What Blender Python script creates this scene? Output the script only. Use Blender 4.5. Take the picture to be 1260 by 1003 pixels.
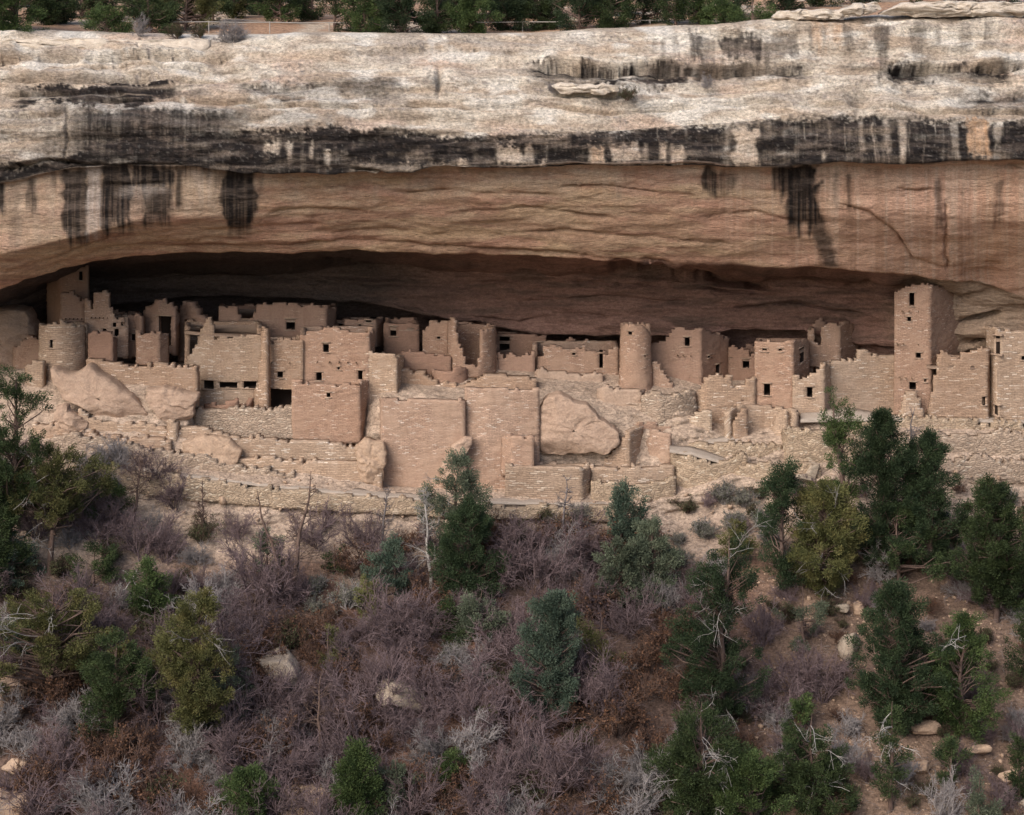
import bpy, math, random
import numpy as np
C = bpy.context.scene.collection
for o in list(bpy.data.objects): bpy.data.objects.remove(o)
R = math.radians
# ------------------------------------------------------------------ camera
F = 2400.0          # focal length in photo pixels (photo 1260 x 1003)
HY = -30.0          # the horizon lies 30 px above the top edge
cam = bpy.data.cameras.new('camera'); camo = bpy.data.objects.new('camera', cam); C.objects.link(camo)
cam.sensor_width = 36; cam.sensor_fit = 'HORIZONTAL'; cam.lens = 36*F/1260
cam.shift_y = -(501.5-HY)/1260; cam.clip_start = 1; cam.clip_end = 2000
camo.location = (0, 0, 0); camo.rotation_euler = (R(90), 0, 0)
bpy.context.scene.camera = camo
# ------------------------------------------------------------------ light
SUN_EL, SUN_AZ = 40.0, -38.0     # azimuth measured from behind the camera, negative = to the left
w = bpy.data.worlds.new('World'); bpy.context.scene.world = w; w.use_nodes = True
nt = w.node_tree; bg = nt.nodes['Background']
sky = nt.nodes.new('ShaderNodeTexSky'); sky.sky_type = 'NISHITA'; sky.sun_disc = False
sky.sun_elevation = R(SUN_EL); sky.sun_rotation = R(180-SUN_AZ)
sky.air_density = 1.0; sky.dust_density = 3.0; sky.ozone_density = 1.0
nt.links.new(sky.outputs[0], bg.inputs[0]); bg.inputs[1].default_value = 0.13
sl = bpy.data.lights.new('sun', 'SUN'); so = bpy.data.objects.new('sun', sl); C.objects.link(so)
sl.energy = 1.9; sl.angle = R(40); sl.color = (1.0, 0.945, 0.88)
so.rotation_euler = (R(90-SUN_EL), 0, R(SUN_AZ))
vs = bpy.context.scene.view_settings
vs.view_transform = 'Standard'; vs.look = 'None'; vs.gamma = 1; vs.use_curve_mapping = False
vs.exposure = 0.6
bpy.context.scene.cycles.max_bounces = 6
bpy.context.scene.cycles.diffuse_bounces = 4

# ------------------------------------------------------------------ pixel <-> world
def X(px, Y): return (px-630.0)/F*Y
def Z(py, Y): return -(py-HY)/F*Y
def PT(px, py, Y): return np.array([X(px, Y), Y, Z(py, Y)])

# ------------------------------------------------------------------ numpy noise
def _h(ix, iy, iz, s):
    n = (ix*374761393 + iy*668265263 + iz*1274126177 + s*974634777) & 0xFFFFFFFF
    n = ((n ^ (n >> 13))*1274126177) & 0xFFFFFFFF
    n = ((n ^ (n >> 16))*2246822519) & 0xFFFFFFFF
    return ((n ^ (n >> 15)) & 0xFFFFFF)/float(0xFFFFFF)
def vn(x, y, z=0.0, s=0):
    x, y, z = np.broadcast_arrays(np.asarray(x, float), np.asarray(y, float), np.asarray(z, float))
    fx, fy, fz = np.floor(x), np.floor(y), np.floor(z)
    ix, iy, iz = fx.astype(np.int64), fy.astype(np.int64), fz.astype(np.int64)
    tx, ty, tz = x-fx, y-fy, z-fz
    tx = tx*tx*(3-2*tx); ty = ty*ty*(3-2*ty); tz = tz*tz*(3-2*tz)
    def L(a, b, t): return a+(b-a)*t
    v = L(L(L(_h(ix, iy, iz, s), _h(ix+1, iy, iz, s), tx), L(_h(ix, iy+1, iz, s), _h(ix+1, iy+1, iz, s), tx), ty),
          L(L(_h(ix, iy, iz+1, s), _h(ix+1, iy, iz+1, s), tx), L(_h(ix, iy+1, iz+1, s), _h(ix+1, iy+1, iz+1, s), tx), ty), tz)
    return v*2-1
def fbm(x, y, z=0.0, o=4, s=0, g=0.5):
    a, t, n = 1.0, 0.0, 0.0
    for k in range(o):
        t = t + a*vn(np.asarray(x)*2**k, np.asarray(y)*2**k, np.asarray(z)*2**k, s+k*17); n += a; a *= g
    return t/n
def sstep(a, b, x):
    t = np.clip((x-a)/(b-a), 0, 1); return t*t*(3-2*t)

# ------------------------------------------------------------------ mesh helpers
def mk(name, V, Q, mat, parent=None, smooth=False, uv=None, col=None, alpha=None):
    V = np.ascontiguousarray(V, dtype=np.float32); Q = np.ascontiguousarray(Q, dtype=np.int32)
    me = bpy.data.meshes.new(name); nf = len(Q)
    me.vertices.add(len(V)); me.vertices.foreach_set('co', V.ravel())
    me.loops.add(nf*4); me.loops.foreach_set('vertex_index', Q.ravel())
    me.polygons.add(nf); me.polygons.foreach_set('loop_start', np.arange(0, nf*4, 4, dtype=np.int32))
    me.polygons.foreach_set('loop_total', np.full(nf, 4, dtype=np.int32))
    if smooth: me.polygons.foreach_set('use_smooth', np.ones(nf, dtype=bool))
    if uv is not None:
        l = me.uv_layers.new(name='UVMap'); l.data.foreach_set('uv', np.ascontiguousarray(uv, dtype=np.float32)[Q.ravel()].ravel())
    if col is not None:
        a = me.color_attributes.new('Col', 'FLOAT_COLOR', 'POINT')
        c4 = np.ones((len(V), 4), np.float32); c4[:, :3] = col
        if alpha is not None: c4[:, 3] = alpha
        a.data.foreach_set('color', c4.ravel())
    me.update(calc_edges=True); me.validate()
    me.materials.append(mat)
    o = bpy.data.objects.new(name, me); C.objects.link(o)
    if parent is not None: o.parent = parent
    return o
def tag(o, label=None, cat=None, group=None, kind=None):
    if label: o['label'] = label
    if cat: o['category'] = cat
    if group: o['group'] = group
    if kind: o['kind'] = kind
    return o
def empty(name, loc, label, cat, group=None):
    o = bpy.data.objects.new(name, None); o.location = loc; o.empty_display_size = 0.3; C.objects.link(o)
    return tag(o, label, cat, group, 'thing')
class MB:
    """collects quads"""
    def __init__(s): s.V = []; s.Q = []; s.U = []; s.n = 0
    def add(s, V, Q, U=None):
        V = np.asarray(V, float).reshape(-1, 3); Q = np.asarray(Q, int).reshape(-1, 4)
        s.V.append(V); s.Q.append(Q+s.n); s.U.append(np.zeros((len(V), 2)) if U is None else np.asarray(U, float)); s.n += len(V)
    def build(s, name, mat, parent=None, smooth=False, off=None):
        V = np.concatenate(s.V)
        if off is not None: V = V-np.asarray(off, float)
        return mk(name, V, np.concatenate(s.Q), mat, parent, smooth, np.concatenate(s.U))
def unit(v): return v/np.maximum(np.linalg.norm(v, axis=-1, keepdims=True), 1e-9)
def tubes(P, Rd, k=3):
    """P (m,n,3) polylines, Rd (m,n) radii -> verts, quads"""
    m, n, _ = P.shape
    T = np.empty_like(P); T[:, 1:-1] = P[:, 2:]-P[:, :-2]; T[:, 0] = P[:, 1]-P[:, 0]; T[:, -1] = P[:, -1]-P[:, -2]
    T = unit(T); ref = np.where(np.abs(T[..., 2:3]) > 0.8, np.array([1., 0, 0]), np.array([0., 0, 1]))
    A = unit(np.cross(T, ref)); B = np.cross(T, A)
    ang = np.arange(k)*2*math.pi/k
    V = P[:, :, None, :]+Rd[:, :, None, None]*(np.cos(ang)[None, None, :, None]*A[:, :, None, :]+np.sin(ang)[None, None, :, None]*B[:, :, None, :])
    i = np.arange(m)[:, None, None]*n*k; j = np.arange(n-1)[None, :, None]*k; a = np.arange(k)[None, None, :]; b = (a+1) % k
    Q = np.stack([i+j+a, i+j+b, i+j+k+b, i+j+k+a], -1).reshape(-1, 4)
    return V.reshape(-1, 3), Q
def box(mb, c, s, rz=0.0, jit=0.0, rng=None, rx=0.0):
    v = np.array([[x, y, z] for x in (-.5, .5) for y in (-.5, .5) for z in (-.5, .5)])*np.asarray(s, float)
    if jit: v = v+rng.normal(0, jit, v.shape)
    if rx: cx, sx = math.cos(rx), math.sin(rx); v = np.stack([v[:, 0], v[:, 1]*cx-v[:, 2]*sx, v[:, 1]*sx+v[:, 2]*cx], -1)
    cr, sr = math.cos(rz), math.sin(rz)
    v = np.stack([v[:, 0]*cr-v[:, 1]*sr, v[:, 0]*sr+v[:, 1]*cr, v[:, 2]], -1)+np.asarray(c, float)
    mb.add(v, [[0, 1, 3, 2], [4, 6, 7, 5], [0, 4, 5, 1], [2, 3, 7, 6], [0, 2, 6, 4], [1, 5, 7, 3]], v[:, [0, 2]])
def grid_quads(nr, nc):
    i = np.arange(nr-1)[:, None]*nc; j = np.arange(nc-1)[None, :]
    return np.stack([i+j, i+nc+j, i+nc+j+1, i+j+1], -1).reshape(-1, 4)
def sphere_grid(nu=24, nv=14):
    """closed cube-like sphere of quads as a unit rock"""
    th = np.linspace(0, math.pi, nv); ph = np.arange(nu)*2*math.pi/nu
    V = np.stack([np.sin(th)[:, None]*np.cos(ph), np.sin(th)[:, None]*np.sin(ph), np.repeat(np.cos(th)[:, None], nu, 1)], -1).reshape(-1, 3)
    i = np.arange(nv-1)[:, None]*nu; a = np.arange(nu)[None, :]; b = (a+1) % nu
    return V, np.stack([i+a, i+nu+a, i+nu+b, i+b], -1).reshape(-1, 4)

# ------------------------------------------------------------------ materials
class NB:
    def __init__(s, name):
        s.m = bpy.data.materials.new(name); s.m.use_nodes = True; s.t = s.m.node_tree
        s.b = s.t.nodes['Principled BSDF']; s.b.inputs['Roughness'].default_value = 0.9
        s.b.inputs['Specular IOR Level'].default_value = 0.15
    def n(s, typ, **kw):
        nd = s.t.nodes.new(typ)
        for k, v in kw.items():
            if k in nd.inputs.keys(): 
                if hasattr(v, 'is_linked') or isinstance(v, bpy.types.NodeSocket): s.t.links.new(v, nd.inputs[k])
                else: nd.inputs[k].default_value = v
            else: setattr(nd, k, v)
        return nd
    def link(s, a, b): s.t.links.new(a, b)
    def mix(s, f, a, b, mode='MIX'):
        nd = s.t.nodes.new('ShaderNodeMix'); nd.data_type = 'RGBA'; nd.blend_type = mode
        for v, k in ((f, 0), (a, 6), (b, 7)):
            if isinstance(v, bpy.types.NodeSocket): s.link(v, nd.inputs[k])
            else: nd.inputs[k].default_value = v if k == 0 else (*v, 1) if len(v) == 3 else v
        return nd.outputs[2]
    def ramp(s, f, stops):
        nd = s.t.nodes.new('ShaderNodeValToRGB'); s.link(f, nd.inputs[0]); e = nd.color_ramp.elements
        while len(e) < len(stops): e.new(0.5)
        for el, (p, c) in zip(e, stops):
            el.position = p; el.color = (c, c, c, 1) if not hasattr(c, '__len__') else (*c, 1)
        return nd.outputs[0]
    def noise(s, vec, scale, detail=6, rough=0.6):
        nd = s.n('ShaderNodeTexNoise', Scale=scale, Detail=detail, Roughness=rough)
        if vec is not None: s.link(vec, nd.inputs['Vector'])
        return nd
    def mapv(s, vec, sc):
        nd = s.n('ShaderNodeMapping'); s.link(vec, nd.inputs['Vector']); nd.inputs['Scale'].default_value = sc; return nd.outputs[0]
    def bump(s, h, strength, dist, normal=None):
        nd = s.n('ShaderNodeBump'); nd.inputs['Strength'].default_value = strength; nd.inputs['Distance'].default_value = dist
        s.link(h, nd.inputs['Height'])
        if normal is not None: s.link(normal, nd.inputs['Normal'])
        return nd.outputs[0]
    def math(s, op, a, b=0.0):
        nd = s.t.nodes.new('ShaderNodeMath'); nd.operation = op
        for v, k in ((a, 0), (b, 1)):
            if isinstance(v, bpy.types.NodeSocket): s.link(v, nd.inputs[k])
            else: nd.inputs[k].default_value = v
        return nd.outputs[0]
    def done(s, col, nrm=None):
        if isinstance(col, bpy.types.NodeSocket): s.link(col, s.b.inputs['Base Color'])
        else: s.b.inputs['Base Color'].default_value = (*col, 1)
        if nrm is not None: s.link(nrm, s.b.inputs['Normal'])
        return s.m

def mat_masonry(name, base, pale, palefrac=0.12, plaster=None, bw=0.34, bh=0.095, var=0.20, pl_amt=0.0, rough=0.03):
    s = NB(name); uv = s.n('ShaderNodeUVMap').outputs[0]; geo = s.n('ShaderNodeNewGeometry').outputs['Position']
    wob = s.noise(uv, 1.3, 4).outputs['Color']
    wob2 = s.noise(uv, 5.0, 3).outputs['Color']
    v1 = s.n('ShaderNodeVectorMath', operation='MULTIPLY_ADD'); s.link(wob, v1.inputs[0]); v1.inputs[1].default_value = (.25, .16, 0); s.link(uv, v1.inputs[2])
    v2 = s.n('ShaderNodeVectorMath', operation='MULTIPLY_ADD'); s.link(wob2, v2.inputs[0]); v2.inputs[1].default_value = (.10, .05, 0); s.link(v1.outputs[0], v2.inputs[2])
    br = s.n('ShaderNodeTexBrick'); s.link(v2.outputs[0], br.inputs['Vector'])
    br.inputs['Color1'].default_value = (0, 0, 0, 1); br.inputs['Color2'].default_value = (1, 1, 1, 1); br.inputs['Mortar'].default_value = (.35, .35, .35, 1)
    br.inputs['Scale'].default_value = 1.0; br.inputs['Brick Width'].default_value = bw; br.inputs['Row Height'].default_value = bh
    br.inputs['Mortar Size'].default_value = 0.016; br.inputs['Mortar Smooth'].default_value = 0.4
    b = np.array(base)
    lo, hi = tuple(b*(1-var)), tuple(np.minimum(b*(1+var*0.8), .9))
    stone = s.ramp(br.outputs['Color'], [(0, lo), (0.5, base), (1-palefrac, hi), (1-palefrac*0.6, pale)])
    mort = s.mix(br.outputs['Fac'], stone, tuple(b*0.60))
    oi = s.n('ShaderNodeObjectInfo').outputs['Random']
    big = s.noise(geo, 0.5, 5).outputs['Fac']
    c = s.mix(s.ramp(big, [(0.35, 0.0), (0.65, 0.55)]), mort, tuple(b*np.array([.80, .74, .70])))
    fine = s.noise(geo, 9.0, 6, .7).outputs['Fac']
    c = s.mix(0.7, c, s.ramp(fine, [(0.3, .55), (0.7, 1.25)]), 'MULTIPLY')
    if plaster is not None:
        pm = s.noise(geo, 0.8, 5).outputs['Fac']
        c = s.mix(s.ramp(pm, [(0.5-pl_amt*0.5, 0.0), (0.62-pl_amt*0.5, 0.92)]), c, s.mix(s.ramp(fine, [(.3, 0.), (.7, 1.)]), tuple(np.array(plaster)*.8), plaster))
    c = s.mix(.85, c, s.ramp(oi, [(0, (.84, .79, .76)), (.35, (1.04, .97, .92)), (.65, (1.02, 1.03, 1.03)), (1, (1.17, 1.15, 1.12))]), 'MULTIPLY')
    dirt = s.noise(s.mapv(geo, (2.2, 2.2, .5)), 1.0, 5, .65).outputs['Fac']
    c = s.mix(s.ramp(dirt, [(.52, 0.), (.7, .5)]), c, tuple(b*np.array([.66, .60, .56])))
    n1 = s.bump(s.math('ADD', s.math('MULTIPLY', br.outputs['Fac'], -1.0), s.math('MULTIPLY', br.outputs['Color'], .5)), 0.9, rough)
    n2 = s.bump(fine, 0.5, 0.04, n1)
    return s.done(c, n2)
def mat_rubble(name, base, pale, sx=3.4, sy=9.0):
    s = NB(name); uv = s.n('ShaderNodeUVMap').outputs[0]; geo = s.n('ShaderNodeNewGeometry').outputs['Position']
    wob = s.noise(uv, 2.0, 4).outputs['Color']
    v1 = s.n('ShaderNodeVectorMath', operation='MULTIPLY_ADD'); s.link(wob, v1.inputs[0]); v1.inputs[1].default_value = (.45, .26, 0); s.link(uv, v1.inputs[2])
    mp = s.mapv(v1.outputs[0], (sx, sy, 1))
    vo = s.n('ShaderNodeTexVoronoi', voronoi_dimensions='2D', feature='F1'); s.link(mp, vo.inputs['Vector']); vo.inputs['Scale'].default_value = 1
    ve = s.n('ShaderNodeTexVoronoi', voronoi_dimensions='2D', feature='DISTANCE_TO_EDGE'); s.link(mp, ve.inputs['Vector']); ve.inputs['Scale'].default_value = 1
    sep = s.n('ShaderNodeSeparateColor'); s.link(vo.outputs['Color'], sep.inputs[0])
    b = np.array(base)
    stone = s.ramp(sep.outputs[0], [(0, tuple(b*.62)), (.5, base), (.8, tuple(b*1.2)), (.95, pale)])
    gap = s.ramp(ve.outputs['Distance'], [(0.0, 1.0), (0.13, 0.0)])
    c = s.mix(gap, stone, tuple(b*.70))
    c = s.mix(s.ramp(s.noise(geo, .9, 5).outputs['Fac'], [(.42, 0.), (.6, .75)]), c, tuple(b*np.array([.95, .94, .94])))
    fine = s.noise(geo, 8.0, 6, .7).outputs['Fac']
    c = s.mix(0.7, c, s.ramp(fine, [(0.3, .55), (0.7, 1.25)]), 'MULTIPLY')
    n1 = s.bump(s.ramp(ve.outputs['Distance'], [(0., 0.), (.25, 1.)]), .8, 0.05)
    return s.done(c, s.bump(fine, .5, .04, n1))
def mat_colattr(name, fs=3.0, bump1=0.25, amt=.75, grain=.42):
    """rock whose pigment (varnish streaks, bands) sits in the mesh, with fine grain added"""
    s = NB(name); vc = s.n('ShaderNodeVertexColor', layer_name='Col'); a = vc.outputs['Color']; geo = s.n('ShaderNodeNewGeometry').outputs['Position']
    st = s.mapv(geo, (1.0, 1.0, 3.0))
    f1 = s.noise(st, fs, 8, .72).outputs['Fac']; f2 = s.noise(geo, 14.0, 5, .7).outputs['Fac']; f3 = s.noise(st, .7, 6, .6).outputs['Fac']
    c = s.mix(amt, a, s.ramp(f1, [(0.28, .52), (0.5, 1.0), (0.72, 1.38)]), 'MULTIPLY')
    c = s.mix(.6, c, s.ramp(f2, [(0.3, .6), (0.7, 1.3)]), 'MULTIPLY')
    f4 = s.noise(s.mapv(geo, (1, 1, 1.4)), 5.2, 4, .75).outputs['Fac']
    c = s.mix(s.math('MULTIPLY', vc.outputs['Alpha'], grain*1.25), c, s.ramp(f4, [(.40, .45), (.5, 1.0), (.6, 1.4)]), 'MULTIPLY')
    pits = s.n('ShaderNodeTexVoronoi', feature='F1'); s.link(s.mapv(geo, (1, 1, 1.8)), pits.inputs['Vector']); pits.inputs['Scale'].default_value = 3.4
    pm = s.ramp(pits.outputs['Distance'], [(0.06, 0.0), (0.22, 1.0)])
    n0 = s.bump(f3, .8, .5)
    n1 = s.bump(f1, .85, bump1, n0)
    n2 = s.bump(pm, .35, .05, n1)
    return s.done(c, s.bump(f2, .5, .03, n2))
def mat_rock(name, base, dark, scale=1.0, bump=.12):
    s = NB(name); g = s.n('ShaderNodeNewGeometry').outputs['Position']
    f = s.noise(s.mapv(g, (1, 1, 1.8)), 1.6*scale, 8, .65).outputs['Fac']; f2 = s.noise(g, 10*scale, 6, .7).outputs['Fac']
    c = s.mix(s.ramp(f, [(.35, 0.), (.65, 1.)]), dark, base)
    c = s.mix(.7, c, s.ramp(f2, [(.3, .6), (.7, 1.25)]), 'MULTIPLY')
    return s.done(c, s.bump(f2, .6, .04, s.bump(f, .7, bump)))
def mat_soil(name, a, b, c3):
    s = NB(name); g = s.n('ShaderNodeNewGeometry').outputs['Position']
    f = s.noise(g, .35, 6, .6).outputs['Fac']; f2 = s.noise(g, 6, 8, .75).outputs['Fac']
    vo = s.n('ShaderNodeTexVoronoi', feature='F1'); s.link(g, vo.inputs['Vector']); vo.inputs['Scale'].default_value = 4.0
    sep = s.n('ShaderNodeSeparateColor'); s.link(vo.outputs['Color'], sep.inputs[0])
    c = s.mix(s.ramp(f, [(.4, 0.), (.6, 1.)]), a, b)
    st = s.math('MULTIPLY', s.ramp(sep.outputs[0], [(.78, 0.), (.86, 1.)]), s.ramp(vo.outputs['Distance'], [(.22, 1.), (.4, 0.)]))
    c = s.mix(st, c, c3)
    c = s.mix(.8, c, s.ramp(f2, [(.3, .5), (.7, 1.3)]), 'MULTIPLY')
    return s.done(c, s.bump(st, .8, .1, s.bump(f2, .9, .12)))
def mat_leaf(name, a, b, d=None):
    s = NB(name); g = s.n('ShaderNodeNewGeometry').outputs['Position']; oi = s.n('ShaderNodeObjectInfo').outputs['Random']
    f = s.noise(g, 1.7, 4, .6).outputs['Fac']; f2 = s.noise(g, 11, 3, .6).outputs['Fac']
    c = s.mix(s.ramp(f, [(.36, 0.), (.62, 1.)]), a, b)
    if d is not None: c = s.mix(s.ramp(s.noise(g, .9, 4, .6).outputs['Fac'], [(.52, 0.), (.66, .8)]), c, d)
    c = s.mix(.8, c, s.ramp(f2, [(.3, .55), (.7, 1.35)]), 'MULTIPLY')
    c = s.mix(.6, c, s.ramp(oi, [(0, .72), (1, 1.25)]), 'MULTIPLY')
    s.b.inputs['Roughness'].default_value = .7
    return s.done(c)
def mat_wood(name, a, b, sc=3.0):
    s = NB(name); g = s.n('ShaderNodeNewGeometry').outputs['Position']; oi = s.n('ShaderNodeObjectInfo').outputs['Random']
    f = s.noise(s.mapv(g, (3, 3, 1)), sc, 5, .65).outputs['Fac']
    c = s.mix(s.ramp(f, [(.35, 0.), (.65, 1.)]), a, b)
    c = s.mix(.7, c, s.ramp(oi, [(0, .7), (1, 1.25)]), 'MULTIPLY')
    return s.done(c)

M = {}
M['tan'] = mat_masonry('tan_masonry', (.47, .345, .255), (.72, .61, .51), .13, plaster=(.445, .33, .25), pl_amt=-.05)
M['pale'] = mat_masonry('pale_masonry', (.48, .37, .28), (.72, .62, .51), .16, plaster=(.465, .355, .27), pl_amt=-.08, bw=.40, bh=.115)
M['pink'] = mat_masonry('pink_masonry', (.485, .335, .252), (.72, .60, .51), .13, plaster=(.45, .312, .232), pl_amt=.08, bw=.27, bh=.08)
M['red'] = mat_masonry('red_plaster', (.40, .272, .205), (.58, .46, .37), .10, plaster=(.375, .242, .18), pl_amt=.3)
M['rubble'] = mat_rubble('rubble_stone', (.43, .325, .245), (.62, .52, .42))
M['rubble2'] = mat_rubble('ochre_rubble_stone', (.46, .345, .245), (.64, .53, .41), 3.8, 10.0)
M['mudwall'] = mat_rock('mud_plaster', (.45, .33, .25), (.39, .28, .21), .8, .1)
M['room_shade'] = NB('painted_room_shade').done((.035, .024, .019))  # near-black colour stands in for the shade inside the openings
M['mud'] = mat_rock('mud_roof', (.38, .28, .21), (.30, .21, .16), 1.0, .05)
M['rock'] = mat_colattr('sandstone')
M['boulder'] = mat_rock('red_sandstone', (.445, .318, .238), (.355, .245, .18), 1.0, .2)
M['boulder_pale'] = mat_rock('pale_sandstone', (.42, .345, .27), (.29, .225, .17), 1.3, .2)
M['boulder_tan'] = mat_rock('tan_sandstone', (.45, .32, .23), (.34, .235, .165))
M['crust'] = mat_rock('crusted_sandstone', (.62, .535, .44), (.45, .37, .295), 1.5, .15)
M['path'] = mat_rock('path_gravel', (.40, .335, .28), (.34, .28, .23), 2.0, .02)
M['wood'] = mat_wood('old_timber', (.14, .09, .06), (.22, .15, .10))
M['bark'] = mat_wood('bark', (.085, .055, .045), (.16, .11, .09))
M['deadwood'] = mat_wood('bleached_wood', (.24, .215, .20), (.40, .37, .345))
M['greywood'] = mat_wood('grey_wood', (.11, .09, .088), (.20, .175, .17))
M['metal'] = NB('weathered_rail').done((.33, .30, .27))


# ================================================================== CLIFF
def cliff():
    S = [-300, 0, 100, 200, 300, 420, 560, 640, 720, 840, 950, 1050, 1150, 1260, 1560]
    rows = [  # (py at stations, Y at stations, vertical steps to the next row)
     ([33,36,39,41,41,40,41,41,36,31,23,19,18,18,16], [117]*15, 2),
     ([36,38,42,44,44,42,43,43,38,34,26,22,21,21,18], [115.2]*9+[114.5]*6, 36),
     ([95]*15, [111.8]*9+[112.4]*6, 40),
     ([150,150,150,152,152,150,161,163,158,150,144,142,146,150,150], [109.4]*9+[109.9]*6, 46),
     ([225,222,206,203,212,212,208,208,205,205,208,198,197,196,195], [108.9]*15, 4),
     ([228,225,210,207,216,216,212,212,209,209,212,202,201,200,199], [109.3,109.3,109.3,109.3,109.6]+[110.0]*10, 34),
     ([330,312,290,266,266,262,258,258,258,260,262,262,268,270,270], [109.6,109.6,109.7,110.0,110.8]+[111.2]*5+[111.,110.6,110.6,110.6,110.6], 40),
     ([385,357,326,316,312,311,316,318,320,324,329,335,345,366,380], [112.0,112.6]+[113.4]*9+[113.6,115,116.2,116.2], 3),
     ([375,347,316,306,302,301,306,308,310,314,319,327,343,368,382], [112.6,113.2]+[114.6]*9+[114.6,115.6,116.6,116.6], 14),
     ([395,372,346,340,338,336,334,334,334,338,345,352,362,386,395], [120,122,125.5,126,126,125,123,122,122,122,122,121.5,118.4,117.6,117.6], 60),
     ([400,395,374,370,367,371,398,408,416,414,410,418,430,425,425], [122,124,127,127,126.5,124.6,122.6,122,122,121.8,121.6,121,118.9,118.2,118.2], 6),
     ([392,385,366,362,360,364,391,401,409,409,406,416,432,430,430], [126,128,130,130,130,129,128,127.5,127,125.5,124,122.3,119.6,119,119], 14),
     ([500,480,470,470,470,470,470,470,470,480,490,505,530,535,540], [126,128,130,130,130,129,128,127.5,127,125,123,121.8,119.4,119,119], 0)]
    pxs = np.arange(-240, 1500, 1.45); nc = len(pxs)
    # smooth station interpolation (cubic hermite)
    def ci(v):
        v = np.asarray(v, float); s = np.asarray(S, float); m = np.gradient(v, s)
        k = np.clip(np.searchsorted(s, pxs)-1, 0, len(s)-2); h = s[k+1]-s[k]; t = (pxs-s[k])/h
        d = np.diff(v)/np.diff(s)
        m = np.where(np.r_[0, np.sign(d)] * np.r_[np.sign(d), 0] <= 0, 0, m)
        return (2*t**3-3*t**2+1)*v[k]+(t**3-2*t**2+t)*h*m[k]+(-2*t**3+3*t**2)*v[k+1]+(t**3-t**2)*h*m[k+1]
    rp = [ci(r[0]) for r in rows]; ry = [ci(r[1]) for r in rows]
    wob = fbm(pxs/60., 0, 0, 4, 3)
    for i in (3, 4, 5): rp[i] = rp[i]+wob*4
    for i in (7, 8, 9, 10): rp[i] = rp[i]+fbm(pxs/45., i*0+2., 0, 4, 5)*3
    PY = []; YY = []
    for i in range(len(rows)-1):
        n = rows[i][2]
        for k in range(n):
            t = k/n; te = t
            PY.append(rp[i]*(1-t)+rp[i+1]*t); YY.append(ry[i]*(1-te)+ry[i+1]*te)
    PY.append(rp[-1]); YY.append(ry[-1])
    PY = np.array(PY); YY = np.array(YY); nr = len(PY)
    for _ in range(3): YY[1:-1] = .25*YY[:-2]+.5*YY[1:-1]+.25*YY[2:]
    PX = np.repeat(pxs[None, :], nr, 0)
    V = np.stack([X(PX, YY), YY, Z(PY, YY)], -1)
    def normals(V):
        du = np.gradient(V, axis=1); dv = np.gradient(V, axis=0); return unit(np.cross(dv, du))
    N = normals(V)
    x, y, z = V[..., 0], V[..., 1], V[..., 2]
    und0 = np.zeros((nr, 1)); und0[sum(r[2] for r in rows[:4]):sum(r[2] for r in rows[:7])] = 1
    # --- relief: big bulges, bedding planes, fine grain
    d = fbm(x*.12, y*.12, z*.22, 4, 11)*.55
    und = np.zeros((nr, 1)); i0 = sum(r[2] for r in rows[:4]); i1 = sum(r[2] for r in rows[:7]); und[i0:i1] = 1
    d += fbm(x*.10, y*.25, z*1.3, 4, 21)*(.36-.24*und)
    bed = np.sin((z+fbm(x*.15, y*.1, z*.2, 3, 31)*1.2)*4.3+fbm(x*.05, 0, z*.3, 3, 33)*5)
    d += bed*.06*(1-.8*und0)
    d += fbm(x*.5, y*.5, z*2.6, 4, 41)*.16
    d += -np.abs(fbm(x*.35, y*.35, z*1.1, 5, 47))*(.40-.10*und)
    d += -und*.45*np.maximum(0, fbm(x*.09, y*.1, z*.35, 3, 49)-.12)/.5
    d = d*(1-.38*und0)
    # --- ledges and cracks along drawn lines: (points, push out above, push in below, reach px)
    def line(pts): p = np.array(pts, float); return np.interp(pxs, p[:, 0], p[:, 1])+fbm(pxs/30., pts[0][1]*.1, 0, 4, 61)*2.5
    def crack(pts, depth, wdt, over=0.0, reach=14):
        nonlocal d
        depth *= 1.6; over *= 1.15
        L = line(pts)[None, :]; fade = sstep(pts[0][0]-4, pts[0][0]+18, pxs)*(1-sstep(pts[-1][0]-18, pts[-1][0]+4, pxs))
        t = PY-L
        vary = np.where(und0 > 0, 1, 1.35)*np.clip(.65+1.0*fbm(pxs/34., pts[0][0]*.07+pts[0][1]*.13, 0, 3, 67), .12, 1.2)[None, :]
        wdt = wdt*(1+.9*und0); fade = fade*vary*np.where(und0 > 0, .42, 1.0)
        d = d-fade*depth*np.exp(-(t/wdt)**2)
        if over: d = d+fade*over*np.where(t < 0, np.exp(t/reach), -np.exp(-t/reach))
    crack([(-240,66),(0,67),(60,66),(130,69),(260,67),(292,62)], .5, 2.0, .40, 14)
    crack([(-240,94),(0,93),(40,92),(90,95),(200,92)], .4, 1.8, .28, 10)
    crack([(100,80),(180,78),(260,80)], .3, 1.6, .2, 8); crack([(420,66),(520,62),(640,66)], .25, 1.6, .18, 8); crack([(300,128),(400,132),(560,128)], .3, 1.8, .2, 9)
    crack([(80,121),(210,120),(330,123)], .2, 2., .12)
    crack([(0,142),(40,142),(82,138)], .25, 2., .1)
    crack([(265,83),(310,82)], .2, 1.3, .06)
    crack([(650,82),(690,79),(760,84),(800,80),(860,83),(940,84),(1000,90)], .4, 2.4, .45, 16)
    crack([(1094,86),(1160,84),(1240,82),(1500,80)], .4, 2.4, .45, 16)
    crack([(680,114),(700,112),(760,114),(782,110)], .15, 1.5, .3, 12)
    crack([(874,124),(950,126),(1040,130),(1150,136),(1500,140)], .12, 1.6, .12, 8)
    crack([(840,123),(874,124)], .1, 1.5, .08, 8)
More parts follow.
